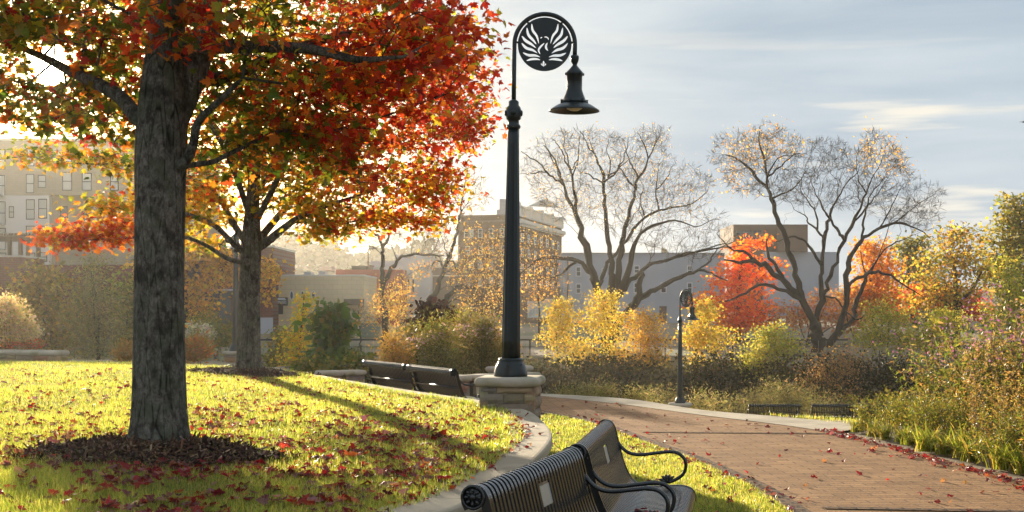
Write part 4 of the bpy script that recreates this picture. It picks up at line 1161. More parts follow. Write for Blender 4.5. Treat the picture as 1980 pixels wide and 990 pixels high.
# mulch rings
for (mx, my, mr, mh), lab, n in ((MULCH[0], 'dark bark mulch ring heaped round the nearest maple trunk', 6500), (MULCH[1], 'flat bark mulch ring round the thinner second maple', 1500)):
    r = np.random.default_rng(4); b = MB(); th = np.linspace(0, 2 * np.pi, 65)[:-1]
    rs_ = np.linspace(0, 1.08, 16); RRr, TH = np.meshgrid(rs_, th, indexing='ij')
    wob = 1 + .07 * np.sin(5 * TH + 1) + .05 * np.sin(9 * TH)
    x = mx + RRr * mr * wob * np.cos(TH); y = my + RRr * mr * .8 * wob * np.sin(TH)
    z = lawn_z(x, y) + mh * .55 * (1 - RRr ** 2).clip(-.1) + r.normal(0, .006, x.shape)
    i = np.arange(15)[:, None] * 64; j = np.arange(64)[None]; k = (j + 1) % 64
    b.add(np.stack([x, y, z], -1).reshape(-1, 3), np.stack([i + j, i + 64 + j, i + 64 + k, i + k], -1).reshape(-1, 4), (.04, .022, .014))
    # chips
    q = np.sqrt(r.random(n)) * 1.06; a = r.random(n) * 6.283; wob = 1 + .07 * np.sin(5 * a + 1) + .05 * np.sin(9 * a)
    x = mx + q * mr * wob * np.cos(a); y = my + q * mr * .8 * wob * np.sin(a)
    z = lawn_z(x, y) + mh * .55 * (1 - q ** 2).clip(-.1) + .006 + r.random(n) * .012
    X, Y, Z = frames(n, r, 1.1, None, 0.)
    tpl = (np.array([(-.14, 0, 0), (.12, .03, 0), (.15, 1, 0), (-.08, .92, 0), (-.1, .05, .09), (.1, .06, .09), (.1, .95, .09), (-.06, .9, .09)]), np.array([(4, 5, 6, 7), (0, 1, 5, 4), (1, 2, 6, 5), (2, 3, 7, 6), (3, 0, 4, 7)]))
    b.scatter(tpl, np.stack([x, y, z], 1), X, Y, Z, r.uniform(.02, .075, n), pal(r, n, [(.085, .045, .025), (.15, .085, .048), (.045, .026, .018), (.26, .17, .105)], (4, 3, 3, 1.2), .25))
    tag(b.build('mulch', M['chip'], smooth=False), lab, 'mulch', kind='stuff')

# ================================================================ bare cottonwoods and other trees on the far bank
GOLD = [(.55, .34, .08), (.50, .26, .06), (.60, .44, .14), (.42, .25, .09)]
def bare_tree(label, d, limbs, poly, n_t, seed, leaf_n, leaf_size=.16, tofn=None, zdeep=3.5, leafpoly=None, name='bare_tree', wscale=1., r0=.0048, base=None, group=None, cols=GOLD, lift=.10):
    """limbs: lists of (photo x, photo y, width in photo px, depth offset m)."""
    r = np.random.default_rng(seed)
    l0 = limbs[0][0]; bp_ = P(l0[0], l0[1], d)
    bp_[2] = float(gz(bp_[0], bp_[1])) - .2
    o = thing(name, label, 'tree', bp_, 0, group)
    sk = Skel()
    for li, L in enumerate(limbs):
        pts = np.array([P(x, y, d + dz) for x, y, w_, dz in L]); rad = np.array([w_ for x, y, w_, dz in L]) * d / F / 2 * wscale * .9
        if li == 0: pts[0, 2] = bp_[2]
        if li == 0: sk.limb(pts, rad, -1, 4, r)
        else:
            k = sk.near(pts[0]); sk.limb(pts[1:], rad[1:], k, 3, r)
    # natural kinks
    poly = np.asarray(poly, float)
    lo, hi = poly.min(0), poly.max(0)
    q = r.uniform(lo, hi, (n_t * 6, 2)); q = q[inside(q, poly)]
    gap = np.sin(q[:, 0] * .085 + 2.2 * np.sin(q[:, 1] * .05 + seed)) * np.sin(q[:, 1] * .10 + 1.7 * np.sin(q[:, 0] * .045))
    q = q[r.random(len(q)) < np.clip(.65 + .5 * gap, .06, 1)][:n_t]
    dz = r.normal(0, zdeep * .55, len(q))
    tg = np.array([P(x, y, d + z) for (x, y), z in zip(q, dz)])
    ends = sk.grow(tg, r, step=.42, bf=.42, jit=.05, lift=lift, first=4)
    sk.radii(r0, 2.2)
    b = MB(); sk.p = [np.asarray(p) - bp_ for p in sk.p]
    sk.mesh(b, lambda q: np.array([.048, .038, .031]) * min(1, max(0, (q - .012) / .05)) + np.array([.10, .075, .052]) * (1 - min(1, max(0, (q - .012) / .05))))
    # fine end twigs
    e = np.array([sk.p[i] for i in ends]); pa = np.array([sk.p[sk.par[i]] for i in ends])
    out = nrm(e - pa); tw = 3
    k = np.repeat(np.arange(len(e)), tw)
    Y = nrm(out[k] + r.normal(0, .75, (len(k), 3)) + np.array([0, 0, .2])); X = nrm(np.cross(Y, r.normal(size=(len(k), 3)))); Zv = np.cross(X, Y)
    tp = (np.array([(-.0042, 0, -.003), (.0042, 0, -.003), (0, 0, .005), (.05, .5, .0), (0, 1, 0)]), np.array([(0, 1, 3), (1, 2, 3), (2, 0, 3), (0, 3, 4), (1, 4, 3)]))
    b.scatter(tp, e[k], X, Y, Zv, r.uniform(.25, .7, len(k)), np.tile([[.14, .10, .07]], (len(k), 1)))
    b.build('trunk', M['bark_far'], o)
    if leaf_n:
        if leafpoly is not None:
            ok = np.where(np.any([inside(q[:, :2], np.asarray(lp, float)) for lp in leafpoly], 0))[0]
        else: ok = np.arange(len(q))
        # index of ends follows the sort order used in grow; match by nearest position
        ew = e + bp_; pxy = np.stack([CX + ew[:, 0] / ew[:, 1] * F, HY - (ew[:, 2] - CZ) / ew[:, 1] * F], 1)
        sel = np.arange(len(e)) if leafpoly is None else np.where(np.any([inside(pxy, np.asarray(lp, float)) for lp in leafpoly], 0))[0]
        wts = r.random(len(sel)) ** 3; wts /= wts.sum()
        k = r.choice(sel, leaf_n, p=wts)
        pos = e[k] + r.normal(0, .45, (leaf_n, 3))
        X, Y, Z = frames(leaf_n, r, .1, None, .6)
        b = MB(); b.scatter(RHOMB, pos, X, Y, Z, leaf_size * np.exp(r.normal(0, .25, leaf_n)), pal(r, leaf_n, cols))
        b.build('crown', M['far_leaf'], o, smooth=False)
    return o
def c8(pts, dz0=0., dz1=0.):
    n = len(pts); return [(1000 + x / 2.476, 220 + y / 2.476, w_ / 2.476, dz0 + (dz1 - dz0) * i / max(1, n - 1)) for i, (x, y, w_) in enumerate(pts)]
def c2(pts, dz0=0., dz1=0.):
    n = len(pts); return [(1480 + x / 2.476, 220 + y / 2.476, w_ / 2.476, dz0 + (dz1 - dz0) * i / max(1, n - 1)) for i, (x, y, w_) in enumerate(pts)]
A = [c8([(440, 1110, 88), (440, 1040, 82), (440, 960, 80), (440, 880, 70)]),
     c8([(440, 900, 60), (392, 850, 46), (350, 720, 38), (310, 590, 30), (285, 480, 24), (240, 400, 18), (215, 310, 12), (180, 220, 8), (130, 150, 4)], 0, -2),
     c8([(285, 480, 22), (275, 380, 16), (265, 300, 10), (290, 220, 6), (300, 120, 3)], -1, .5),
     c8([(370, 800, 36), (345, 750, 30), (290, 710, 22), (210, 690, 18), (110, 695, 14), (50, 740, 6), (10, 770, 3)], 0, -1.5),
     c8([(290, 715, 18), (240, 735, 14), (200, 775, 8), (160, 785, 4)], -.5, -1.5),
     c8([(450, 900, 50), (455, 800, 38), (450, 740, 32), (435, 640, 24), (430, 540, 22), (415, 430, 20), (418, 330, 16), (390, 240, 10), (360, 170, 6), (340, 110, 3)], 0, 1.5),
     c8([(418, 330, 14), (480, 270, 9), (520, 190, 5), (530, 110, 3)], .8, 0),
     c8([(460, 900, 46), (480, 850, 40), (478, 740, 34), (505, 620, 28), (530, 500, 22), (555, 400, 16), (570, 330, 14), (610, 260, 10), (640, 190, 7), (690, 90, 3)], 0, -1),
     c8([(395, 830, 26), (400, 780, 22), (430, 710, 20), (500, 640, 18), (560, 550, 16), (640, 480, 13), (740, 450, 9), (840, 430, 6), (910, 370, 3)], .3, 2.5),
     c8([(470, 900, 44), (500, 840, 36), (540, 720, 30), (570, 600, 20), (650, 540, 14), (760, 510, 10), (850, 540, 6), (950, 500, 3)], 0, -2.5),
     c8([(480, 880, 36), (530, 810, 26), (590, 760, 22), (640, 720, 16), (760, 690, 14), (860, 660, 12), (960, 640, 9), (1040, 640, 6)], 0, 2),
     c8([(440, 1060, 70), (490, 1010, 48), (530, 950, 42), (570, 890, 36), (600, 790, 24), (610, 740, 18), (690, 710, 16), (790, 670, 13), (880, 650, 10), (1000, 620, 5)], .3, -2),
     c8([(560, 905, 34), (620, 860, 30), (680, 830, 27), (780, 775, 22), (870, 755, 17), (930, 765, 10), (1010, 800, 5)], 0, 2),
     c8([(870, 755, 14), (920, 700, 9), (960, 650, 6), (1040, 610, 4)], 1, 3)]
def cA(pts, w0, dz0=0., dz1=0.):
    n = len(pts); return [(1000 + x / 4.95, 230 + y / 4.95, w0 * (1 - .75 * i / (n - 1)), dz0 + (dz1 - dz0) * i / (n - 1)) for i, (x, y) in enumerate(pts)]
A += [cA([(435, 645), (370, 580), (290, 510), (200, 420), (100, 350), (40, 310)], 5, -1.2, -2.5), cA([(290, 510), (200, 505), (100, 530), (30, 520)], 3.2, -1.5, -2.4), cA([(425, 630), (400, 540), (370, 450), (330, 380), (290, 280), (240, 170)], 4.2, -1, -.2),
      cA([(545, 620), (520, 530), (470, 430), (440, 330), (390, 250), (340, 190)], 5, -.6, .8), cA([(520, 530), (500, 430), (480, 360), (450, 280), (460, 120)], 4, -.5, .2), cA([(530, 500), (570, 400), (590, 330), (600, 220)], 3.2, -.4, 1.2),
      cA([(835, 620), (740, 560), (660, 520), (590, 500)], 4, .7, 2), cA([(835, 600), (800, 470), (740, 340), (680, 270), (640, 180), (600, 120)], 5, .7, 1.6), cA([(845, 590), (880, 540), (960, 490), (1040, 410), (1120, 360)], 4.6, .6, -.6), cA([(870, 560), (890, 480), (890, 400), (860, 320), (880, 200)], 3.8, .6, .3), cA([(960, 490), (990, 400), (1000, 300)], 2.6, .2, .8),
      cA([(1110, 640), (1050, 570), (990, 480), (950, 440)], 4.4, -.5, .6), cA([(1180, 540), (1110, 470), (1070, 390), (1040, 280), (1010, 200)], 4.4, -.7, .2), cA([(1270, 360), (1220, 250), (1180, 170), (1150, 120)], 3.4, -.9, -1.6), cA([(1300, 290), (1330, 180), (1300, 90)], 2.6, -.9, -.3),
      cA([(1320, 800), (1330, 680), (1340, 560), (1350, 460)], 4, 1, 1.6), cA([(1420, 700), (1440, 560), (1470, 470)], 3.4, 1.4, .6), cA([(1200, 930), (1180, 780), (1210, 660), (1160, 560)], 3.6, .6, 2.4)]
polyA = [(1005, 330), (1020, 285), (1080, 255), (1140, 250), (1215, 262), (1250, 250), (1288, 246), (1292, 300), (1340, 320), (1378, 350), (1372, 400), (1410, 420), (1425, 470), (1400, 500), (1330, 500), (1250, 480), (1150, 440), (1075, 430), (1040, 390)]
bare_tree('big bare cottonwood with many spreading stems, between the tall lamp and the red maple', 94, A, polyA, 2300, 31, 2600, .085, leafpoly=[[(1000, 240), (1400, 240), (1400, 420), (1000, 420)]], cols=[(.60, .40, .16), (.55, .32, .10), (.62, .48, .22)])
A2 = [(1005, 480), (1085, 440), (1090, 560), (1000, 560)]
def c3(pts, dz0=0., dz1=0.):
    n = len(pts); return [(1480 + x / 3.537, 400 + y / 3.537, w_ / 3.537, dz0 + (dz1 - dz0) * i / max(1, n - 1)) for i, (x, y, w_) in enumerate(pts)]
Bl = [c3([(345, 960, 96), (345, 880, 88), (342, 810, 80)]),
      c3([(330, 830, 62), (272, 680, 52), (232, 560, 48), (200, 430, 44), (160, 290, 40), (120, 160, 36), (68, 30, 32), (30, -90, 26), (14, -200, 15), (85, -330, 9), (210, -355, 4)], 0, -2),
      [(1484, 369, 9, -1.3), (1470, 350, 7, -1.5), (1448, 325, 5, -1.6), (1428, 309, 3.5, -1.8), (1400, 297, 1.5, -2)],
      [(1483, 350, 6, -1.3), (1478, 310, 4.5, -1.2), (1468, 275, 3, -1), (1470, 245, 1.5, -1)], [(1486, 340, 5, -1.4), (1510, 320, 3.5, -1.6), (1535, 300, 2.5, -2), (1560, 296, 1.2, -2.2)], [(1490, 380, 5, -1.2), (1520, 372, 3.4, -.5), (1545, 352, 2.4, 0), (1560, 330, 1.2, .3)],
      [(1545, 590, 17, -.3), (1520, 550, 14, -.6), (1485, 519, 11, -1.4), (1461, 508, 9, -1.9), (1428, 508, 6, -2.4), (1400, 503, 3.5, -2.6)],
      [(1461, 508, 8, -1.9), (1442, 489, 6.5, -2), (1424, 485, 5, -2.2), (1408, 476, 3, -2.4), (1385, 452, 1.5, -2.6)],
      [(1512, 540, 9, -.7), (1507, 527, 8, -.8), (1492, 505, 6.5, -.7), (1483, 484, 5, -.5), (1483, 465, 2.5, -.4)],
      [(1540, 580, 10, -.3), (1507, 556, 8, -1), (1471, 550, 7, -1.8), (1450, 560, 5.5, -2.2), (1420, 577, 4, -2.6), (1390, 584, 2, -2.8)],
      c3([(352, 800, 56), (385, 640, 40), (376, 520, 36), (385, 400, 32), (400, 230, 30), (430, 110, 27), (452, 20, 20), (500, -60, 14), (560, -160, 9), (640, -250, 5)], 0, 1.8),
      c3([(382, 410, 22), (350, 350, 22), (300, 260, 20), (230, 210, 16), (150, 210, 12), (70, 240, 5)], .2, 1.5),
      c3([(395, 240, 20), (360, 160, 18), (300, 110, 13), (270, 60, 9), (200, 20, 4)], .8, 2.2), c3([(360, 160, 16), (350, 60, 13), (310, -10, 10), (260, -80, 6), (200, -130, 3)], 1, 0), c3([(440, 80, 18), (400, 20, 14), (360, -60, 10), (320, -150, 6), (300, -220, 3)], 1.2, 1.8),
      c3([(360, 760, 36), (400, 610, 30), (430, 520, 28), (480, 380, 28), (540, 230, 29), (600, 100, 24), (645, 10, 19), (690, -90, 14), (730, -190, 10), (790, -300, 6), (820, -420, 3)], .3, -1.2),
      c3([(540, 230, 24), (500, 170, 22), (450, 90, 18), (400, 30, 12), (380, -40, 6)], -.3, -1), c3([(600, 100, 18), (680, 20, 14), (740, -60, 9), (800, -140, 5), (860, -240, 3)], -.6, .6), c3([(690, -90, 11), (640, -180, 8), (620, -290, 5), (640, -420, 2.5)], -.8, -1.8),
      c3([(350, 940, 70), (470, 900, 62), (540, 700, 48), (556, 560, 43), (562, 420, 38), (600, 320, 33), (650, 230, 29), (740, 170, 25), (860, 115, 21), (960, 115, 16), (1061, 160, 9), (1120, 210, 4)], .3, -2.5),
      c3([(650, 230, 20), (668, 120, 18), (690, 20, 14), (720, -90, 9), (800, -170, 5)], -1, -2.4), c3([(860, 115, 12), (960, 50, 9), (1050, -20, 6), (1160, -90, 3)], -1.8, 0), c3([(780, 145, 12), (850, 20, 9), (900, -80, 6), (950, -160, 3)], -1.5, -2.8),
      c3([(556, 560, 28), (610, 500, 26), (690, 460, 27), (770, 450, 23), (860, 470, 19), (940, 530, 13), (1050, 600, 7), (1100, 640, 3)], 0, 2),
      c3([(520, 860, 46), (600, 760, 38), (612, 690, 36), (650, 580, 33), (690, 470, 28), (715, 430, 17), (800, 310, 12), (900, 240, 8), (1050, 180, 4)], .4, 2.2), c3([(770, 350, 10), (830, 180, 7), (850, 90, 4)], 1.5, .8), c3([(690, 450, 13), (660, 370, 10), (655, 290, 5)], 1.4, 2),
      c3([(400, 620, 14), (480, 630, 14), (540, 700, 13), (620, 770, 11), (680, 740, 7), (740, 735, 4)], -.3, -2.5), c3([(545, 700, 10), (570, 790, 9), (600, 880, 6)], -1.2, -1.6)]
polyB = [(1372, 300), (1385, 268), (1440, 250), (1490, 236), (1520, 262), (1570, 275), (1610, 268), (1655, 285), (1690, 255), (1722, 272), (1745, 300), (1765, 340), (1812, 358), (1830, 372), (1818, 420), (1795, 450), (1720, 430), (1640, 400), (1560, 400), (1470, 380), (1420, 370)]
bare_tree('second big bare cottonwood right of the red maple, a few golden leaves at its top', 96, Bl, polyB, 2500, 32, 2000, .12, leafpoly=[[(1390, 236), (1560, 230), (1560, 300), (1390, 330)], [(1660, 250), (1770, 260), (1770, 340), (1660, 330)], [(1370, 330), (1450, 330), (1450, 480), (1370, 480)], [(1500, 420), (1640, 420), (1640, 600), (1500, 600)]])
def c4(pts, dz0=0., dz1=0.):
    n = len(pts); return [(560 + x / 4.95, 440 + y / 4.95, w_ / 4.95, dz0 + (dz1 - dz0) * i / max(1, n - 1)) for i, (x, y, w_) in enumerate(pts)]
Ct = [c4([(912, 1180, 95), (910, 1080, 85), (910, 990, 78), (900, 840, 65), (890, 700, 60), (885, 560, 50), (890, 400, 45), (890, 280, 42), (895, 170, 40)]),
      c4([(893, 190, 38), (860, 110, 30), (820, 65, 24), (770, 20, 16), (700, -20, 6)], 0, -1),
      c4([(897, 180, 36), (940, 110, 26), (960, 40, 18), (990, -60, 6)], 0, 1),
      c4([(905, 560, 46), (960, 430, 45), (1010, 340, 38), (1080, 280, 32), (1200, 250, 26), (1340, 262, 22), (1470, 262, 14)], 0, -.6),
      c4([(1030, 310, 14), (1000, 220, 9), (960, 160, 5)], 0, -1), c4([(1340, 262, 12), (1400, 190, 9), (1430, 90, 6)], -.4, -1.5),
      c4([(1340, 262, 12), (1300, 150, 8), (1280, 60, 4)], -.4, .8), c4([(880, 240, 14), (800, 190, 9), (700, 180, 5), (620, 200, 3)], 0, -1.5)]
bare_tree('gnarled bare tree with a long level branch and golden leaves, left of the tall lamp', 92, Ct, [(670, 470), (680, 445), (760, 420), (880, 440), (870, 500), (800, 520), (740, 560), (690, 620), (800, 620), (790, 540), (840, 520), (840, 480)], 600, 33, 2000, .13, leafpoly=[[(660, 520), (800, 520), (800, 630), (660, 630)], [(790, 490), (830, 490), (830, 560), (790, 560)]], zdeep=2.5)
Dt = [c4([(1290, 900, 70), (1310, 800, 68), (1335, 710, 64), (1420, 580, 55), (1470, 420, 50), (1520, 280, 40), (1570, 150, 32), (1610, 10, 26), (1640, -200, 18), (1680, -420, 10), (1700, -560, 4)]),
      c4([(1515, 300, 28), (1550, 320, 24), (1590, 370, 20), (1640, 460, 10), (1680, 500, 4)], 0, -1), c4([(1475, 400, 26), (1440, 330, 24), (1390, 320, 20), (1350, 400, 8)], 0, 1),
      c4([(1500, 330, 20), (1500, 230, 14), (1470, 120, 9), (1440, 60, 5)], 0, 1.5), c4([(1630, -150, 12), (1720, -260, 7), (1800, -300, 4)], 0, 1), c4([(1600, 40, 12), (1540, -100, 7), (1500, -200, 4)], 0, -1)]
bare_tree('leaning bare tree with a forked dark stem rising past the brick building', 95, Dt, [(820, 470), (850, 380), (880, 330), (925, 310), (950, 380), (920, 430), (980, 470), (980, 600), (900, 600), (870, 520)], 600, 34, 1100, .13, leafpoly=[[(860, 430), (985, 430), (985, 620), (860, 620)]], zdeep=2.5)
Et = [c4([(1440, 860, 66), (1470, 790, 64), (1490, 740, 60), (1560, 620, 50), (1650, 560, 42), (1720, 575, 34), (1800, 600, 22), (1890, 635, 12)]), c4([(1640, 565, 24), (1560, 580, 14), (1535, 500, 8), (1580, 480, 4)], 0, -.6), c4([(1720, 575, 14), (1800, 480, 8), (1860, 400, 4)], 0, 1)]
bare_tree('low arching tree bough with golden leaves, behind the tall lamp post', 93, Et, [(880, 560), (890, 470), (1000, 440), (1080, 450), (1085, 580), (990, 640), (900, 640)], 500, 35, 2300, .12, leafpoly=[[(870, 430), (1090, 430), (1090, 640), (870, 640)]], zdeep=2.5)
bare_tree('slender young bare tree in front of the low white garage doors', 108, [[(1044, 640, 5, 0), (1042, 590, 4, 0), (1040, 550, 3, 0), (1035, 510, 2, 0)]], [(1010, 500), (1040, 480), (1075, 500), (1085, 560), (1045, 590), (1005, 560)], 110, 36, 350, .14, zdeep=1.2, cols=[(.35, .16, .05), (.42, .22, .06)])
bare_tree('thin bare sapling standing behind the fence by the green leafy one', 96, [[(697, 700, 3.2, 0), (697, 660, 3, 0), (695, 625, 2.4, 0), (693, 600, 1.6, 0)]], [(680, 600), (705, 590), (712, 630), (695, 650), (682, 640)], 30, 37, 0, zdeep=.6)
# ================================================================ shrubs and leafy trees
def leafy(name, label, cat, d, base_px, blobs, n_t, per, spread, leaf, cols, w=None, seed=1, stems=3, stem_r=.03, tpl=RHOMB, group=None, up=.3, droop=.3, flat=.7, colfn=None, mat='far_leaf', shell=.45, trunk_px=None, base_z=None, zoff=0., jit=.2, parts=('trunk', 'crown')):
    """blobs: (photo x, photo y, half width px, half height px, weight[, depth offset]) at depth d."""
    r = np.random.default_rng(seed)
    px = d / F
    bz = P(base_px[0], base_px[1], d)
    g = float(gz(bz[0], bz[1])) if base_z is None else base_z
    bz[2] = g - .05
    o = thing(name, label, cat, bz, 0, group)
    bl = []
    for q in blobs:
        x, y, a, h, wt = q[:5]; dd = q[5] if len(q) > 5 else 0
        bl.append((P(x, y, d + dd), np.array([a * px, max(a, h) * px * .8, h * px]), wt))
    sk = Skel()
    top = np.mean([q[0] for q in bl], 0)
    if trunk_px is not None:
        for k, (pts, rr) in enumerate(trunk_px):
            pp = np.array([P(x, y, d) for x, y in pts]); 
            if k == 0: pp[0, 2] = bz[2]; sk.limb(pp, np.array(rr) * px, -1, 4)
            else: sk.limb(pp[1:], np.array(rr[1:]) * px, sk.near(pp[0]), 4)
    else:
        for k in range(stems):
            tp = bl[k % len(bl)][0] + r.normal(0, .15, 3) * bl[k % len(bl)][1]
            b0 = bz + np.array([r.normal(0, .06), r.normal(0, .06), 0]) * (stems > 1)
            mid = b0 * .5 + tp * .5 + r.normal(0, .05, 3) * np.linalg.norm(tp - b0)
            sk.limb([b0, mid, tp], [stem_r, stem_r * .8, stem_r * .4], -1, 4)
    tg, kb = in_blobs(r, bl, n_t, shell)
    zlow = np.maximum(gz(tg[:, 0], tg[:, 1]), bz[2]) + .1; tg[:, 2] = np.maximum(tg[:, 2], zlow)
    ends = sk.grow(tg, r, step=max(.3, leaf * 2.2), bf=.25, jit=.05, lift=.1)
    sk.radii(max(.003, stem_r * .07), 2.3)
    sk.p = [np.asarray(p) - bz for p in sk.p]
    b = MB(); sk.mesh(b, (.06, .048, .038)); b.build(parts[0], M['bark_far'], o)
    pos, X, Y, Z, sz = sprays(None, r, sk, ends, tpl, per, spread, leaf, None, up, droop, flat)
    b = MB()
    c = colfn(r, pos + bz) if colfn else pal(r, len(pos), cols, w, jit)
    b.scatter(tpl, pos, X, Y, Z, sz, c)
    b.build(parts[1], M[mat], o, smooth=False)
    return o
SH = ('stem', 'foliage')
YEL = [(.60, .47, .06), (.52, .36, .05), (.44, .40, .06), (.62, .52, .14)]
GYEL = [(.36, .36, .05), (.45, .40, .06), (.24, .28, .04), (.55, .46, .09)]
OLV = [(.14, .15, .035), (.20, .19, .05), (.10, .12, .03), (.28, .23, .06)]
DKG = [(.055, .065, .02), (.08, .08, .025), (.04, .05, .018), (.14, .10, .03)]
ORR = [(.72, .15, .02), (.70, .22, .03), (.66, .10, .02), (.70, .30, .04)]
DKG = [tuple(c * .6 for c in q) for q in DKG]  # palette darkened: shade from the bank trees is put into the leaf colour
RUST = [(.42, .20, .07), (.34, .16, .06), (.50, .30, .08)]
# autumn trees beyond the fence
leafy('maple_tree', 'vivid orange red maple glowing between the two big bare trees', 'tree', 106, (1425, 645),
      [(1440, 490, 28, 32, 2), (1470, 465, 18, 12, .8), (1420, 540, 55, 40, 5), (1480, 530, 35, 40, 2), (1410, 595, 75, 40, 7), (1360, 590, 35, 28, 2), (1480, 600, 40, 35, 2), (1440, 625, 50, 18, 2)], 620, 9, .42, .25, ORR, (4, 4, 2, 2), 41, 1, .16, flat=.5, trunk_px=[([(1428, 660), (1428, 600), (1430, 540), (1440, 480)], [5, 4, 3, 1])], mat='bright_leaf')
leafy('maple_tree', 'orange and amber tree glowing behind the stems of the second bare cottonwood', 'tree', 112, (1695, 650),
      [(1690, 480, 38, 26, 2), (1700, 520, 50, 35, 4), (1690, 570, 58, 40, 5), (1650, 590, 35, 40, 2), (1740, 590, 30, 30, 1.5)], 520, 10, .45, .26, [(.62, .28, .04), (.60, .36, .06), (.52, .20, .03)], None, 42, 1, .15, flat=.55)
leafy('maple_tree', 'golden yellow tree with dark trunk standing left of the olive green trees', 'tree', 100, (1850, 640),
      [(1850, 455, 55, 28, 3), (1830, 500, 75, 38, 6), (1800, 550, 70, 35, 4), (1890, 520, 50, 40, 3), (1780, 590, 45, 30, 2), (1850, 575, 55, 25, 2)], 520, 8, .42, .23, [(.52, .36, .05), (.58, .45, .08), (.26, .27, .05), (.52, .25, .04), (.13, .15, .04)], (4, 2, 3, 2, 2), 43, 1, .17, flat=.5, trunk_px=[([(1850, 650), (1850, 600), (1848, 560), (1845, 500)], [7, 6, 5, 2]), ([(1848, 590), (1880, 560), (1900, 520)], [4, 3, 1.5])])
leafy('maple_tree', 'low crimson and scarlet tree underneath the golden yellow one', 'tree', 103, (1840, 650), [(1790, 570, 45, 30, 2), (1860, 580, 60, 28, 3), (1880, 605, 45, 18, 1.5), (1740, 610, 30, 22, 1)], 240, 10, .4, .22, [(.42, .045, .03), (.52, .09, .03), (.60, .16, .04)], None, 44, 1, .1, flat=.5)
leafy('broadleaf_tree', 'tall olive green tree cut off by the right edge of the picture', 'tree', 108, (1965, 650), [(1975, 420, 50, 40, 4), (1940, 470, 55, 40, 4), (2010, 480, 70, 60, 5), (1930, 530, 45, 50, 4), (1990, 560, 70, 60, 6), (1960, 390, 30, 14, 1)], 640, 11, .48, .28, [(.22, .21, .05), (.30, .26, .06), (.15, .16, .04), (.36, .30, .07)], None, 45, 1, .22, flat=.5)
leafy('broadleaf_tree', 'dull olive tree behind, between the amber tree and the golden one', 'tree', 128, (1770, 640), [(1765, 480, 40, 28, 3), (1770, 530, 55, 45, 4), (1790, 590, 70, 45, 5)], 320, 10, .5, .30, OLV, None, 46, 1, .2)
leafy('broadleaf_tree', 'green yellow feathery tree in front of the tall olive one at the right edge', 'tree', 92, (1960, 660), [(1955, 530, 30, 45, 2), (1975, 590, 40, 50, 3), (1930, 610, 35, 30, 2)], 300, 11, .34, .17, GYEL, (2, 2, 3, 1), 47, 2, .08)
leafy('shrub', 'salmon coloured thicket between the red maple and the second bare tree', 'shrub', 104, (1560, 650), [(1550, 610, 70, 28, 3), (1640, 620, 40, 25, 2), (1600, 580, 40, 25, 1.2)], 320, 9, .45, .20, [(.44, .20, .10), (.50, .28, .12), (.36, .15, .08)], None, 48, 4, .05, parts=SH)
# yellow shrubs on the far bank, in front of the fence
YS = [('shrub', 'golden shrub farthest left in the yellow row, its base beside the tall lamp pole', 1085, 735, [(1090, 615, 42, 26, 3), (1075, 650, 40, 22, 2), (1105, 680, 50, 28, 2.4), (1085, 590, 22, 14, 1)], YEL),
      ('shrub', 'tallest golden shrub, in front of the big bare cottonwood trunk', 1165, 745, [(1170, 580, 38, 22, 3), (1175, 625, 55, 30, 4), (1160, 675, 65, 32, 3.5), (1150, 610, 30, 25, 1.4)], YEL),
      ('shrub', 'loose amber shrub just left of the distant lamp', 1245, 745, [(1245, 620, 45, 22, 2.6), (1255, 655, 48, 26, 3), (1225, 690, 52, 26, 2), (1265, 690, 30, 26, 1)], [(.58, .36, .06), (.60, .45, .09), (.46, .28, .06)]),
      ('shrub', 'amber yellow shrub just right of the distant lamp head', 1360, 745, [(1365, 600, 36, 28, 2), (1350, 645, 38, 30, 2.5), (1385, 655, 45, 30, 2.4), (1345, 690, 30, 30, 1)], [(.58, .38, .06), (.52, .42, .06), (.40, .38, .06)]),
      ('shrub', 'lime yellow shrub right of the distant lamp, under the red maple', 1485, 745, [(1490, 645, 42, 24, 3), (1485, 675, 60, 28, 3.4), (1460, 700, 40, 30, 1.5), (1530, 670, 34, 26, 1.4)], [(.46, .44, .07), (.56, .50, .10), (.34, .36, .06)]),
      ('shrub', 'yellow green willow shrub at the left end of the aster bed skyline', 1710, 745, [(1715, 610, 48, 34, 3), (1690, 650, 50, 34, 3), (1750, 650, 50, 34, 2.4)], GYEL),
      ('shrub', 'pale yellow shrub below the golden tree at the right', 1820, 720, [(1830, 620, 40, 24, 2), (1800, 650, 50, 30, 2.5)], GYEL)]
for k, (nm, lab, x, y, bl, cols) in enumerate(YS):
    leafy(nm, lab, 'shrub', 87.6 - .3 * (k % 3), (x, y), bl, 340, 12, .26, .135, cols, None, 60 + k, 4, .035, group='yellow shrubs along the river bank', flat=.8, parts=SH)
# the dark bank
r = np.random.default_rng(77)
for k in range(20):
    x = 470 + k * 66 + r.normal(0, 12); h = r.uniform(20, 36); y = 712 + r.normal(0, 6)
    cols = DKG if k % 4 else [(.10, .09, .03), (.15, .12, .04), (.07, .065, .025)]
    leafy('bank_shrub', 'dark shrub coloured as if shaded on the steep far river bank', 'shrub', 86.3 + r.normal(0, .5), (x, 790), [(x, y, 48, h, 3), (x + 10, y + 38, 50, h, 3), (x - 22, y + 18, 36, h * .8, 1.5)], 190, 9, .4, .20, cols, None, 80 + k, 4, .04, group='dark shrubs on the far river bank', parts=SH)
leafy('shrub', 'russet brown twiggy thicket left of the aster bed, beyond the river benches', 'shrub', 80, (1600, 790), [(1600, 710, 55, 40, 3), (1645, 700, 40, 34, 2), (1570, 745, 45, 26, 1.5), (1640, 755, 40, 28, 1.2)], 620, 4, .34, .11, [(.34, .20, .09), (.26, .14, .07), (.45, .27, .10)], None, 101, 9, .03, parts=SH)
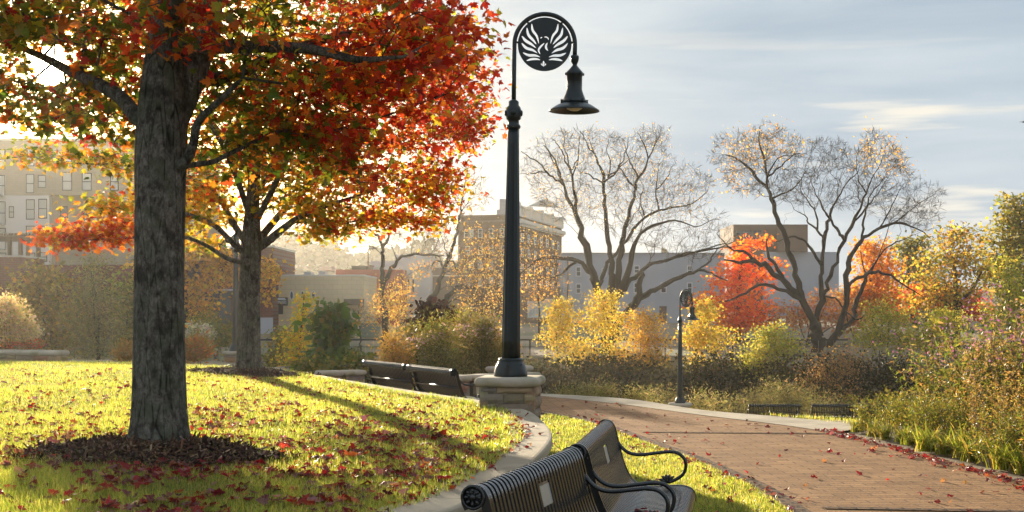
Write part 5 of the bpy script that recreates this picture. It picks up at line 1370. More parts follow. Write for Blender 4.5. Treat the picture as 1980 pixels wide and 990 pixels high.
# near bank plants just past the path edge
r = np.random.default_rng(78)
def crest_d(x, add): 
    for d in np.arange(15, 50, .2):
        if d > np.interp((x - CX) / F * d, CREST[:, 0], CREST[:, 1]) + add: return d
    return 40
SEDGE = [(.30, .25, .12), (.22, .21, .08), (.36, .30, .17), (.16, .17, .06)]
for k, (x, yt, wd) in enumerate([(1085, 752, 22), (1112, 745, 24), (1142, 738, 24), (1172, 740, 22), (1225, 752, 26), (1262, 754, 24), (1290, 758, 18), (1352, 758, 22), (1385, 762, 24), (1425, 768, 24), (1460, 758, 22), (1490, 742, 26), (1515, 744, 24), (1545, 752, 22), (1575, 764, 22), (1610, 768, 22)]):
    d = crest_d(x, 5.5 + (k % 3) * 1.2) if x < 1262 else 53.5 + (k % 3) * .8
    if x < 1262: bl = [(x, yt + 16, wd, 12, 2), (x, yt + 34, wd * 1.15, 18, 3)]
    else: bl = [(x, yt + 14, wd * .8, 12, 1.5), (x, yt + 40, wd * 1.2, 22, 3), (x + 6, yt + 75, wd * 1.3, 26, 2)]
    leafy('goldenrod_clump', 'faded goldenrod clump growing just past the crest of the path' if x < 1262 else 'faded goldenrod clump on the lower river terrace behind the low dark benches', 'plant', d, (x, yt + 60), bl, 120 if x < 1262 else 200, 9, .10 if x < 1262 else .2, .075 if x < 1262 else .12, SEDGE, None, 110 + k, 7, .008, NARROW, group='faded goldenrod clumps along the path crest' if x < 1262 else 'faded goldenrod clumps on the river terrace', up=.2, droop=-.3, flat=1.2, parts=SH)
# middle planting behind the benches: tall asters and grasses
MID = [(.13, .14, .04), (.19, .18, .05), (.09, .11, .03), (.26, .21, .07)]
TANG = [(.38, .24, .08), (.46, .30, .10), (.30, .20, .07)]
for k, (x, yt, wd, cols, lab) in enumerate([(765, 655, 34, TANG, 'tawny grass clump at the left end of the bed behind the dark benches'), (805, 640, 40, MID, 'dark green aster clump behind the left dark bench'), (850, 628, 42, MID, 'broad aster clump behind the pair of dark benches, under the purple smoke bush'),
        (900, 612, 36, [(.20, .19, .06), (.27, .22, .09), (.15, .13, .05)], 'tall purple flecked aster clump left of the lamp pole'), (940, 622, 32, [(.16, .15, .05), (.25, .19, .08), (.10, .10, .035)], 'leggy aster clump just left of the lamp pole'), (968, 660, 22, TANG, 'orange tinted grass clump touching the lamp pole')]):
    o = leafy('aster_clump' if cols is not TANG else 'grass_clump', lab, 'plant', 29 + (k % 2) * 1.2, (x, 730), [(x, yt + 30, wd, 30, 3), (x, yt + 75, wd * 1.1, 34, 4), (x - 4, yt + 8, wd * .5, 14, .7)], 300, 11, .12, .085, cols, None, 130 + k, 12, .008, NARROW, up=.1, droop=-.5, flat=1.3, base_z=-.05, mat='herb', parts=SH)
    if cols is not TANG:
        b = MB(); n = 110; rr = np.random.default_rng(k); c = np.array(o.location)
        q = np.array([P(x + rr.normal(0, wd * .6), yt + 12 + abs(rr.normal(0, 12)), 29 + rr.normal(0, .25)) for _ in range(n)]) - c
        X, Y, Z = frames(n, rr, .8); b.scatter(RHOMB, q, X, Y, Z, .05, pal(rr, n, [(.36, .22, .40), (.42, .28, .44), (.40, .32, .30)])); tag(b.build('flowers', M['herb'], o, smooth=False), kind='stuff')
leafy('smoke_bush', 'dark purple leaved bush in front of the leaning tree stems', 'shrub', 40, (842, 690), [(842, 610, 34, 24, 3), (830, 635, 42, 22, 2), (865, 640, 25, 20, 1)], 200, 10, .16, .15, [(.055, .028, .03), (.08, .035, .035), (.10, .05, .03)], None, 141, 4, .03, OVAL, base_z=-.4, parts=SH)
leafy('sapling', 'slender sapling with brightened gold and yellow green leaves, left of the green one', 'tree', 44, (562, 730), [(588, 578, 9, 12, .6), (592, 612, 20, 20, 1.4), (582, 655, 36, 24, 2.6), (578, 692, 42, 22, 2.4)], 260, 9, .18, .10, [(.66, .52, .07), (.50, .46, .07), (.66, .40, .05), (.36, .36, .06)], (3, 2, 2, 1.5), 142, 1, .035, flat=.5, base_z=-.6, trunk_px=[([(574, 735), (578, 680), (584, 620), (588, 570)], [3, 2.6, 2, 1])])  # leaf colours raised to stand in for sunlight, as it grows in shade
leafy('sapling', 'dull olive sapling branch side of the young trees, next to the thin maple trunk', 'tree', 46, (540, 730), [(548, 652, 24, 20, 1.6), (537, 692, 34, 24, 2)], 150, 9, .18, .10, [(.16, .17, .05), (.22, .20, .06), (.30, .22, .06)], None, 143, 1, .03, base_z=-.6)
leafy('sapling', 'young tree with large drooping deep green leaves behind the lawn', 'tree', 38, (645, 735), [(640, 598, 9, 10, .7), (628, 625, 22, 14, 1.2), (662, 630, 20, 15, 1.2), (640, 660, 28, 18, 1.6), (650, 690, 46, 17, 2.6), (615, 695, 26, 14, 1)], 130, 10, .17, .24, [(.10, .16, .03), (.075, .12, .025), (.16, .19, .04), (.26, .20, .05)], (4, 3, 2, 1), 144, 1, .03, OVAL, up=.2, droop=1.0, flat=.7, base_z=-.3, mat='herb', trunk_px=[([(645, 735), (643, 680), (641, 630), (640, 592)], [2.6, 2.2, 1.8, .8])])
leafy('shrub', 'low green shrub at the foot of the drooping green sapling', 'shrub', 36, (690, 735), [(690, 700, 30, 14, 2), (600, 708, 40, 12, 2)], 120, 9, .14, .12, OLV, None, 145, 5, .01, base_z=-.3, parts=SH)
# left background
leafy('willow_shrub', 'grey green willow shrub standing left of the nearest maple trunk', 'tree', 47, (185, 720), [(185, 520, 26, 30, 1.5), (180, 570, 50, 40, 4), (190, 625, 60, 42, 5), (180, 675, 55, 24, 3)], 520, 12, .24, .13, [(.17, .17, .075), (.22, .21, .10), (.12, .13, .05), (.30, .25, .10)], None, 151, 3, .05, NARROW, flat=.8, base_z=-.1)
leafy('broadleaf_tree', 'brownish olive tree behind the planter, left of the grey green willow', 'tree', 52, (90, 720), [(85, 545, 60, 36, 4), (60, 600, 75, 45, 5), (120, 620, 60, 50, 4), (30, 660, 60, 34, 2), (110, 675, 60, 25, 2)], 560, 11, .30, .15, [(.24, .17, .05), (.30, .22, .06), (.16, .14, .045), (.36, .25, .07)], None, 152, 2, .08, base_z=-.2)
leafy('broadleaf_tree', 'olive tree between the willow shrub and the nearest maple trunk', 'tree', 54, (250, 720), [(245, 570, 34, 50, 3), (255, 640, 40, 50, 4), (290, 600, 40, 60, 3)], 320, 11, .3, .15, OLV, None, 153, 2, .07, base_z=-.2)
leafy('broadleaf_tree', 'amber leaved tree with curving grey limbs between the two maple trunks', 'tree', 58, (352, 730), [(385, 500, 55, 30, 3), (430, 520, 50, 40, 3), (375, 560, 45, 36, 2), (514, 526, 20, 22, 1.2), (508, 568, 9, 16, .6), (390, 600, 34, 30, 1.2), (290, 520, 40, 40, 1.5)], 420, 10, .3, .17, [(.50, .28, .05), (.56, .36, .07), (.38, .22, .05)], None, 154, 1, .12, base_z=-.2,
      trunk_px=[([(345, 735), (348, 660), (352, 600), (356, 555)], [13, 12, 11, 9]), ([(356, 555), (375, 525), (395, 500), (430, 470), (470, 450)], [9, 8, 7, 5, 2]), ([(395, 500), (400, 470), (385, 440), (360, 410)], [6, 5, 4, 1.5]), ([(360, 545), (400, 520), (450, 510), (500, 545)], [5, 4, 3, 1.5])])
leafy('grass_clump', 'rusty orange ornamental grass clump right of the nearest maple trunk', 'plant', 36, (382, 705), [(380, 675, 24, 20, 3), (362, 685, 18, 14, 1)], 170, 10, .12, .16, [(.36, .20, .05), (.26, .20, .05), (.42, .15, .05)], None, 155, 9, .006, NARROW, up=0, droop=-1., base_z=.1, mat='herb', parts=SH)
leafy('grass_clump', 'small rusty grass clump left of the nearest maple trunk', 'plant', 36, (240, 705), [(245, 682, 16, 14, 3)], 80, 10, .12, .15, [(.36, .20, .05), (.26, .20, .05)], None, 156, 6, .006, NARROW, up=0, droop=-1., base_z=.1, mat='herb', parts=SH)
leafy('aster_clump', 'white flowered aster clump above the rusty grass, between the maple trunks', 'plant', 39, (385, 705), [(385, 640, 28, 14, 2), (375, 660, 34, 20, 2)], 120, 10, .12, .10, [(.45, .43, .38), (.22, .22, .08), (.55, .52, .46)], None, 157, 6, .006, RHOMB, base_z=0, parts=SH)
leafy('shrub', 'olive shrub below the storefront, right of the white asters', 'shrub', 45, (425, 705), [(425, 650, 24, 24, 3), (400, 620, 22, 20, 1)], 150, 10, .2, .11, OLV, None, 158, 4, .02, base_z=-.1, parts=SH)
leafy('seed_head_plant', 'pale fluffy seeding shrub glowing in the planter at the left edge', 'plant', 33.2, (15, 690), [(18, 610, 40, 26, 4), (-10, 630, 40, 34, 3), (50, 640, 26, 20, 2.6), (10, 585, 20, 14, 1)], 420, 12, .10, .065, [(.62, .54, .38), (.56, .46, .28), (.48, .44, .24), (.60, .48, .42)], None, 159, 8, .01, RHOMB, up=.1, droop=-.3, flat=1, base_z=.45, mat='herb', parts=SH)
leafy('garden_mum', 'rounded red and orange chrysanthemum clump on top of the planter wall', 'plant', 32.9, (50, 682), [(68, 665, 14, 8, 2), (45, 668, 16, 8, 2), (20, 668, 16, 8, 2)], 150, 10, .05, .045, [(.50, .08, .04), (.55, .22, .04), (.10, .12, .03), (.45, .10, .12)], (3, 2, 3, 1), 160, 8, .006, RHOMB, base_z=.6, mat='herb', parts=SH)
# far wooded ridge
b = MB(); r = np.random.default_rng(9); n = 11000
x = r.uniform(-130, 60, n); y = 318 + r.random(n) * 30
top = gz(x, y); hgt = 5.5 + 2.2 * np.sin(x * .21) + 1.4 * np.sin(x * .57 + 1) 
z = top + hgt * r.random(n) ** .7
X, Y, Z = frames(n, r, .3); b.scatter(RHOMB, np.stack([x, y, z], 1), X, Y, Z, r.uniform(1.2, 2.6, n), pal(r, n, [(.10, .10, .045), (.14, .12, .05), (.08, .09, .04)]))
tag(b.build('woods', M['chip'], smooth=False), 'distant wooded ridge fading in the haze beyond the roofs', 'woods', kind='stuff')

# ================================================================ the perennial bed on the right: individual clumps from a few kinds
def stems_plant(r, n, h, lean, leafn, leaf, cols, fl_cols, fl_n, width=.25, fl_size=.03, tpl=NARROW, ldroop=-.1, top_only=False):
    st, lf, fl = MB(), MB(), MB()
    for k in range(n):
        a = r.random() * 6.283; rad = width * np.sqrt(r.random())
        b0 = np.array([rad * math.cos(a), rad * math.sin(a), 0]); H = h * r.uniform(.65, 1.08)
        ln = abs(r.normal(0, lean)) + .05; a2 = a + r.normal(0, .5)
        dirv = np.array([math.cos(a2), math.sin(a2), 0])
        pts = [b0 + dirv * ln * H * u ** 1.7 + np.array([0, 0, H * (u - .12 * ln * u * u)]) for u in np.linspace(0, 1, 6)]
        st.tube(pts, np.linspace(.005, .002, 6), 4, (.15, .11, .05), cap=False)
        m = leafn; u = r.uniform(.55 if top_only else .12, 1, m); pa = np.array(pts)
        pos = np.stack([np.interp(u * 5, range(6), pa[:, i]) for i in range(3)], 1)
        o = nrm(r.normal(size=(m, 3)) * np.array([1, 1, .3]) + np.array([0, 0, .5])); pos = pos + o * (r.random((m, 1)) * .09 * (1.3 - u[:, None] * .6))
        X, Y, Z = frames(m, r, .3, o * 1.3, ldroop)
        lf.scatter(tpl, pos, X, Y, Z, leaf * np.exp(r.normal(0, .25, m)) * (1.15 - .4 * u), pal(r, m, cols))
        if fl_n:
            m = r.poisson(fl_n)
            if m:
                pos = pa[-1] + r.normal(0, .045, (m, 3)) * np.array([1, 1, .9]); X, Y, Z = frames(m, r, 1.0)
                fl.scatter(DAISY, pos, X, Y, Z, fl_size * np.exp(r.normal(0, .2, m)), pal(r, m, fl_cols))
    return st, lf, fl
ang = np.arange(10) * 2 * np.pi / 10
DAISY = (np.array([(0, 0, .08)] + [((.55 if i % 2 else .28) * math.cos(a), (.55 if i % 2 else .28) * math.sin(a), .02) for i, a in enumerate(ang)]), np.array([(0, 1 + i, 1 + (i + 1) % 10) for i in range(10)]))
def proto(name, label, cat, mbs, group, stem_cols=True):
    o = thing(name, label, cat, (0, 0, 0), 0, group)
    if len(mbs) == 1:
        bpy.data.objects.remove(o); return tag(mbs[0][1].build(name, mbs[0][2], None, smooth=False), label, cat, group)
    for nm, mb, m in mbs:
        if mb.n: q = mb.build(nm, m, o, smooth=False); tag(q, kind='stuff' if nm in ('flowers', 'seed_heads', 'plumes') else None)
    return o
M['stem'] = surf('dry stems', None, .8, 8, .2, 0, attr=True)
HG = 'perennials of the flower bed along the brick path'
AST = [(.12, .16, .04), (.17, .20, .05), (.085, .12, .03), (.24, .21, .08), (.26, .18, .08)]
protos = []
for k in range(3):
    r = np.random.default_rng(200 + k)
    s, l, f = stems_plant(r, 26, 1.35, .28, 44, .092, AST, [(.32, .13, .40), (.38, .18, .44), (.24, .09, .30), (.36, .24, .32)], 5, fl_size=.036)
    protos.append(('aster', proto('aster_plant', 'tall green aster with small purple flowers in the bed along the brick path', 'plant', [('stems', s, M['stem']), ('foliage', l, M['herb']), ('flowers', f, M['herb'])], HG)))
for k in range(2):
    r = np.random.default_rng(210 + k)
    s, l, f = stems_plant(r, 30, 1.25, .32, 58, .062, [(.30, .19, .08), (.38, .25, .11), (.23, .15, .07), (.20, .17, .07)], [(.42, .31, .18), (.36, .24, .13)], 8, fl_size=.03)
    protos.append(('seed', proto('goldenrod_plant', 'tan brown gone over goldenrod in the bed along the brick path', 'plant', [('stems', s, M['stem']), ('foliage', l, M['herb']), ('seed_heads', f, M['herb'])], HG)))
for k in range(2):
    r = np.random.default_rng(220 + k)
    s, l, f = stems_plant(r, 26, .9, .4, 60, .07, [(.15, .18, .04), (.22, .22, .05), (.11, .14, .035), (.32, .25, .08)], None, 0, .24)
    protos.append(('bushy', proto('leafy_perennial', 'bushy yellow green perennial at the path side of the flower bed', 'plant', [('stems', s, M['stem']), ('foliage', l, M['herb'])], HG)))
def strap_plant(r, n, L, cols):
    b = MB(); m = 7
    for k in range(n):
        a = r.random() * 6.283; ln = L * r.uniform(.6, 1.1); w0 = r.uniform(.010, .017); b0 = np.array([r.normal(0, .07), r.normal(0, .07), 0])
        dv = np.array([math.cos(a), math.sin(a), 0]); sd = np.array([-math.sin(a), math.cos(a), 0]); arch = r.uniform(.25, 1.)
        u = np.linspace(0, 1, m)[:, None]
        p = b0 + dv * ln * (.15 * u + .75 * arch * u ** 1.8) + np.array([0, 0, 1]) * ln * (1.0 * u - .75 * arch * u ** 2.4)
        wv = w0 * (1 - u ** 2.2) + .001
        v = np.stack([p - sd * wv, p + np.array([0, 0, -.3]) * wv, p + sd * wv], 1).reshape(-1, 3); i = np.arange(m - 1) * 3
        b.add(v, np.concatenate([np.stack([i, i + 1, i + 4, i + 3], 1), np.stack([i + 1, i + 2, i + 5, i + 4], 1)]), pal(r, 1, cols)[0])
    return b
DL = [(.20, .26, .04), (.26, .29, .06), (.14, .19, .03), (.42, .34, .12)]
for k in range(3):
    protos.append(('strap', proto('daylily_clump', 'arching strap leaved daylily clump edging the brick path', 'plant', [('foliage', strap_plant(np.random.default_rng(230 + k), 85, .62, DL), M['herb'])], HG)))
def pampas(r):
    b, f = strap_plant(r, 60, .95, [(.30, .27, .10), (.22, .22, .07), (.40, .33, .15)]), MB()
    for k in range(9):
        a = r.random() * 6.283; H = r.uniform(1.3, 1.7); pts = [np.array([math.cos(a) * .25 * u * u, math.sin(a) * .25 * u * u, H * u]) for u in np.linspace(0, 1, 6)]
        f.tube(pts, .003, 4, (.35, .28, .15)); m = 70; u = r.uniform(0, .28, m)
        pos = np.array(pts[-1]) - np.array([math.cos(a) * .1, math.sin(a) * .1, 1.]) * u[:, None] + r.normal(0, .018, (m, 3)); X, Y, Z = frames(m, r, .2, np.tile([[.2, 0, .8]], (m, 1)), 0)
        f.scatter(NARROW, pos, X, Y, Z, .07, pal(r, m, [(.58, .46, .28), (.50, .38, .22)]))
    return b, f
pb_, pf_ = pampas(np.random.default_rng(240))
protos.append(('plume', proto('plume_grass', 'plume grass with tan feathery heads in the flower bed', 'plant', [('foliage', pb_, M['herb']), ('plumes', pf_, M['herb'])], HG)))
pk = {}
for kd, o in protos: pk.setdefault(kd, []).append(o)
used = set(); r = np.random.default_rng(250)
edge_line = catmull([(4.38, 18.9), (4.42, 18.0), (4.55, 17.0), (4.66, 15.7), (4.8, 14.5), (4.93, 13.2), (5.02, 11.5), (5.05, 9.5)], 8)
el = np.concatenate([[0], np.cumsum(np.hypot(*np.diff(edge_line, axis=0).T))])
def put(kind, s, back, sc):
    x = np.interp(s, el, edge_line[:, 0]) + back; y = np.interp(s, el, edge_line[:, 1]) + back * .22
    o = pk[kind][r.integers(len(pk[kind]))]
    scl = sc * r.uniform(.88, 1.12)
    if o.name not in used:
        used.add(o.name); o.location = (x, y, 0); o.rotation_euler = (0, 0, r.random() * 6.28); o.scale = (scl,) * 3
    else: copy_thing(o, (x, y, 0), r.random() * 6.28, None, None, scl)
Lh = el[-1]
for s in np.arange(.2, Lh, .36): put('strap' if r.random() < .78 else 'bushy', s, .28 + r.normal(0, .07), (.52 + .04 * min(s, 5)) )
for s in np.arange(.1, Lh, .55): put('bushy' if r.random() < .5 else 'strap' if r.random() < .25 else 'seed' if r.random() < .5 else 'aster', s, .75 + r.normal(0, .1), .62 + .05 * min(s, 4))
for s in np.arange(.4, Lh, .55): put('aster' if r.random() < .5 else 'bushy' if r.random() < .7 else 'seed', s, 1.35 + r.normal(0, .12), .90 + .03 * min(s, 4.2))
for s in np.arange(.2, Lh, .55): put('aster' if r.random() < .68 else 'seed', s, 2.0 + r.normal(0, .15), 1.12 + .03 * min(s, 4.2))
for s in np.arange(.6, Lh, .7): put('aster' if r.random() < .62 else 'seed', s, 2.75 + r.normal(0, .18), 1.30 + .03 * min(s, 4.2))
for s in np.arange(.6, Lh, 1.0): put('seed' if r.random() < .5 else 'aster', s, 3.7 + r.normal(0, .2), 1.42 + .02 * min(s, 4.2))
for s, bk, sc in ((1.2, 1.6, .75), (2.6, 3.0, 1.1), (4.2, 3.6, 1.25)): put('plume', s, bk, sc)
for kd, os_ in pk.items():
    for o in os_:
        if o.name not in used: put(kd, r.uniform(1, 5), 2.4, .9)
print('bed', len([o for o in bpy.data.objects if o.get('group') == HG]))
# ================================================================ buildings beyond the river
def wall_box(name, mat, parent, x0, x1, y0, y1, z0, z1, off):
    b = MB(); b.box((x0 - off[0], y0 - off[1], z0 - off[2]), (x1 - off[0], y1 - off[1], z1 - off[2])); return b.build(name, mat, parent, smooth=False)
def bpx(px, d): return (px - CX) / F * d
def bpz(py, d): return CZ - (py - HY) / F * d
def window(parent, px0, px1, py0, py1, d, off, pane='glass', frame='frame_white', mull=1, fw=.09, rail=True, name='window'):
    """A framed window set 3 cm proud of a wall that faces the viewer at depth d."""
    x0, x1, z0, z1 = bpx(px0, d) - off[0], bpx(px1, d) - off[0], bpz(py1, d) - off[2], bpz(py0, d) - off[2]; y = d - off[1]
    b = MB()
    b.box((x0 - fw, y - .06, z0 - fw), (x0, y - .003, z1 + fw)); b.box((x1, y - .06, z0 - fw), (x1 + fw, y - .003, z1 + fw))
    b.box((x0, y - .06, z1), (x1, y - .003, z1 + fw)); b.box((x0, y - .08, z0 - fw), (x1, y - .003, z0))
    if rail: b.box((x0, y - .05, (z0 + z1) / 2 - .03), (x1, y - .003, (z0 + z1) / 2 + .03))
    for k in range(1, mull): xm = x0 + (x1 - x0) * k / mull; b.box((xm - .03, y - .052, z0), (xm + .03, y - .004, z1))
    f = b.build(name, M[frame], parent, smooth=False)
    b = MB(); b.box((x0, y - .02, z0), (x1, y - .005, z1)); b.build('pane', M[pane], f, smooth=False)
    return f
def bld(label, px0, px1, d, cat='building', name='building', group=None):
    x = bpx((px0 + px1) / 2, d); z = float(gz(x, d))
    o = thing(name, label, cat, (x, d, z), 0, group); return o, (x, d, z)
# apartment block, far left
o, off = bld('tall apartment block with tan upper storey and white lower storeys at the left', -80, 330, 112, name='apartment_building')
d = 112
wall_box('upper_wall', M['brick_tan'], o, bpx(-120, d), bpx(345, d), d, d + 16, bpz(378, d), bpz(272, d), off)
wall_box('white_wall', M['siding_white'], o, bpx(-120, d), bpx(95, d), d, d + 16, bpz(512, d), bpz(378, d), off)
wall_box('tan_wall', M['brick_tan'], o, bpx(95, d), bpx(345, d), d + .6, d + 16, bpz(512, d), bpz(378, d) - .003, off)
wall_box('base_wall', M['brick_red'], o, bpx(-120, d), bpx(345, d), d - .3, d + 16, float(off[2]) - .5, bpz(512, d) - .003, off)
b = MB(); b.box((bpx(-122, d) - off[0], -.25, bpz(272, d) - off[2]), (bpx(347, d) - off[0], 16.2, bpz(268, d) - off[2])); b.build('roof_coping', M['trim_white'], o, smooth=False)
for (a, c, e, f_) in [(-4, 9, 340, 378), (52, 65, 338, 372), (75, 88, 340, 362), (122, 138, 334, 367), (160, 176, 336, 367), (215, 228, 336, 367), (-4, 9, 290, 326), (52, 65, 288, 320), (122, 138, 283, 312), (168, 182, 283, 312)]:
    window(o, a, c, e, f_, d, off, 'blind', 'dark_trim', fw=.06)
for (a, c, e, f_) in [(-4, 10, 391, 433), (52, 66, 387, 423), (76, 90, 386, 421), (19, 26, 400, 420), (-4, 10, 442, 482), (52, 66, 438, 473), (76, 90, 438, 470), (52, 67, 490, 506), (77, 90, 489, 505), (-4, 11, 490, 506)]:
    window(o, a, c, e, f_, d, off, 'blind', 'dark_trim', fw=.06)
for (a, c, e, f_) in [(118, 130, 400, 430), (160, 172, 400, 430), (215, 230, 395, 425), (118, 130, 450, 480), (215, 230, 448, 478)]:
    window(o, a, c, e, f_, d + .6, off, 'glass', 'dark_trim', fw=.06)
for px_ in (-60, 11):
    b = MB(); x0, x1 = bpx(px_ - 22, d) - off[0], bpx(px_, d) - off[0]
    for zc in (433, 378, 482): b.box((x0, -1.0, bpz(zc, d) - off[2] - .1), (x1, -.01, bpz(zc, d) - off[2] + .02)); 
    for zc in (433, 378, 482):
        for q in np.linspace(x0, x1, 8): b.box((q - .015, -1., bpz(zc, d) - off[2] + .02), (q + .015, -.97, bpz(zc, d) - off[2] + .9))
        b.box((x0, -1.01, bpz(zc, d) - off[2] + .9), (x1, -.96, bpz(zc, d) - off[2] + .95))
    b.build('balcony', M['steel'], o, smooth=False)
# pergola on its terrace
d = 98; x = bpx(30, d); zt = bpz(497, d); z0 = float(gz(x, d))
o = thing('pergola', 'dark timber pergola with slatted top in front of the white apartment wall', 'pergola', (x, d, z0)); off = (x, d, z0)
b = MB(); b.box((bpx(-90, d) - x, 0, 0), (bpx(40, d) - x, 5, zt - z0)); b.build('terrace_base', M['brick_red'], o, smooth=False)
b = MB(); b.box((bpx(-92, d) - x, -.1, zt - z0), (bpx(42, d) - x, 5.1, zt - z0 + .12)); b.build('terrace_coping', M['trim_white'], o, smooth=False)
for px_ in (-50, 14, 35):
    for yy in (.5, 4.2):
        b = MB(); xx = bpx(px_, d) - x; b.box((xx - .13, yy - .13, zt - z0 + .123), (xx + .13, yy + .13, bpz(462, d) - z0)); b.build('post', M['wood'], o, smooth=False)
b = MB()
for yy in (.5, 4.2): b.box((bpx(-90, d) - x, yy - .1, bpz(462, d) - z0 + .002), (bpx(77, d) - x, yy + .1, bpz(456, d) - z0))
for q in np.linspace(bpx(-88, d) - x, bpx(75, d) - x, 26): b.box((q - .05, -.5, bpz(456, d) - z0 + .002), (q + .05, 5.2, bpz(451.5, d) - z0))
b.build('slatted_top', M['wood'], o, smooth=False)
# red-brick restaurant with storefront and sign
d = 116; o, off = bld('low red brick restaurant with glazed storefront behind the two maple trunks', 340, 528, d, name='restaurant')
wall_box('wall', M['brick_red'], o, bpx(330, d), bpx(527, d), d, d + 12, off[2] - .5, bpz(478, d), off)
b = MB(); b.box((bpx(333, d) - off[0], -.9, bpz(562, d) - off[2]), (bpx(466, d) - off[0], -.004, bpz(559, d) - off[2])); b.build('canopy', M['trim_white'], o, smooth=False)
b = MB(); b.box((bpx(326, d) - off[0], -.08, bpz(478, d) - off[2]), (bpx(530, d) - off[0], 12.1, bpz(475, d) - off[2])); b.build('roof_coping', M['trim_white'], o, smooth=False)
b = MB(); b.box((bpx(500, d) - off[0], -.1, -.5), (bpx(528, d) - off[0], -.004, bpz(614, d) - off[2])); b.build('plinth', M['stucco_grey'], o, smooth=False)
window(o, 396, 418, 565, 624, d, off, 'glass', 'dark_trim', 2, .08, name='storefront_window'); window(o, 424, 446, 565, 624, d, off, 'glass', 'dark_trim', 2, .08, name='storefront_window'); window(o, 340, 372, 570, 622, d, off, 'glass', 'dark_trim', 3, .08, name='storefront_window')
# tan block building with oval windows
d = 119; o, off = bld('long tan block building with a row of oval windows', 528, 705, d, name='block_building')
wall_box('wall', M['block_tan'], o, bpx(528, d), bpx(704, d), d, d + 18, off[2] - .5, bpz(534, d), off)
b = MB(); b.box((bpx(527, d) - off[0], -.1, bpz(534, d) - off[2]), (bpx(705, d) - off[0], 18.1, bpz(531, d) - off[2])); b.build('roof_coping', M['trim_white'], o, smooth=False)
for px_ in (564, 585, 606):
    b = MB(); c = np.array([bpx(px_, d) - off[0], 0, bpz(571, d) - off[2]])
    b.tube([c + np.array([math.cos(a) * .15, -.05, math.sin(a) * .36]) for a in np.linspace(0, 2 * math.pi, 25)], .04, 6, cap=False)
    f = b.build('oval_window', M['frame_white'], o)
    b = MB(); n = 24; th = np.linspace(0, 2 * np.pi, n + 1)[:-1]
    v = np.concatenate([np.stack([c[0] + .15 * np.cos(th), np.full(n, -.04), c[2] + .36 * np.sin(th)], 1), np.stack([c[0] + .15 * np.cos(th), np.full(n, -.004), c[2] + .36 * np.sin(th)], 1)])
    i = np.arange(n); b.add(v, [i[::-1][None], np.stack([i, (i + 1) % n, (i + 1) % n + n, i + n], 1)]); b.build('pane', M['glass'], f, smooth=False)
window(o, 530, 546, 590, 606, d, off, 'glass', 'dark_trim', 2, .07)
for px_ in (635, 652, 690):
    b = MB(); b.box((bpx(px_, d) - off[0], -.06, .2), (bpx(px_ + 3, d) - off[0], -.004, bpz(560, d) - off[2])); b.build('pilaster', M['block_tan'], o, smooth=False)
b = MB(); b.box((bpx(668, d) - off[0], -1.2, bpz(590, d) - off[2]), (bpx(704, d) - off[0], -.004, bpz(578, d) - off[2])); b.build('awning', M['dark_trim'], o, smooth=False)
for (a, c, t_, w_) in ((570, 585, 523, .0), (600, 612, 521, 0)):
    b = MB(); b.box((bpx(a, d) - off[0], 5, bpz(534, d) - off[2] + .01), (bpx(c, d) - off[0], 7, bpz(t_, d) - off[2])); b.build('roof_unit', M['steel'], o, smooth=False)
# sign
s = thing('shop_sign', 'dark sign board with white lettering on the corner of the tan building', 'sign', (bpx(542, 118.6), 118.6, bpz(591, 118.6)))
b = MB(); wS = 28 / F * 118.6; hS = 16 / F * 118.6; b.box((-wS / 2, 0, 0), (wS / 2, .3, hS)); b.build('board', M['dark_trim'], s, smooth=False)
def text(body, size, parent, loc, name='lettering', sx=1.):
    cu = bpy.data.curves.new(name, 'FONT'); cu.body = body; cu.size = size; cu.align_x = 'CENTER'; cu.extrude = .01
    co = bpy.data.objects.new('tmp', cu); COL.objects.link(co); dg = bpy.context.evaluated_depsgraph_get()
    me = bpy.data.meshes.new_from_object(co.evaluated_get(dg)); bpy.data.objects.remove(co)
    me.transform(Matrix.Scale(sx, 4, (1, 0, 0))); me.transform(Matrix.Rotation(R(90), 4, 'X')); me.transform(Matrix.Translation(loc)); me.materials.clear(); me.materials.append(M['sign_white'])
    t_ = bpy.data.objects.new(name, me); COL.objects.link(t_); t_.parent = parent; return t_
text('PLAYMAKERS', .38, s, (0, -.02, hS * .22), sx=.46)
b = MB(); b.add(np.array([(-.45, -.02, hS * .70), (.52, -.02, hS * .70), (.36, -.02, hS * .92), (-.48, -.02, hS * .92), (-.45, -.002, hS * .70), (.52, -.002, hS * .70), (.36, -.002, hS * .92), (-.48, -.002, hS * .92)]), np.array([(0, 1, 2, 3), (4, 7, 6, 5), (0, 4, 5, 1), (1, 5, 6, 2), (2, 6, 7, 3), (3, 7, 4, 0)])); b.build('emblem_shape', M['sign_white'], s, smooth=False)
# red panelled building, white building, low brown building
d = 130; o, off = bld('dark red walled building rising behind the tan block building', 628, 768, d, name='red_building')
wall_box('wall', M['red_panel'], o, bpx(628, d), bpx(768, d), d + 8, d + 22, off[2] - .5, bpz(517, d), off)
wall_box('front_wall', M['red_panel'], o, bpx(702, d), bpx(764, d), d, d + 7.99, off[2] - .5, bpz(524, d), off)
for (a, c, t_, m_) in ((656, 684, 508, 'dark_trim'), (688, 697, 506, 'brown_panel'), (700, 722, 511, 'steel'), (589, 615, 510, 'trim_white')):
    b = MB(); b.box((bpx(a, d) - off[0], 10, bpz(517, d) - off[2] + .01), (bpx(c, d) - off[0], 13, bpz(t_, d) - off[2])); b.build('roof_unit', M[m_], o, smooth=False)
window(o, 706, 726, 560, 575, d, off, 'blind', 'dark_trim', 2)
d = 142; o, off = bld('pale grey white block building behind the gnarled tree', 764, 884, d, name='white_building')
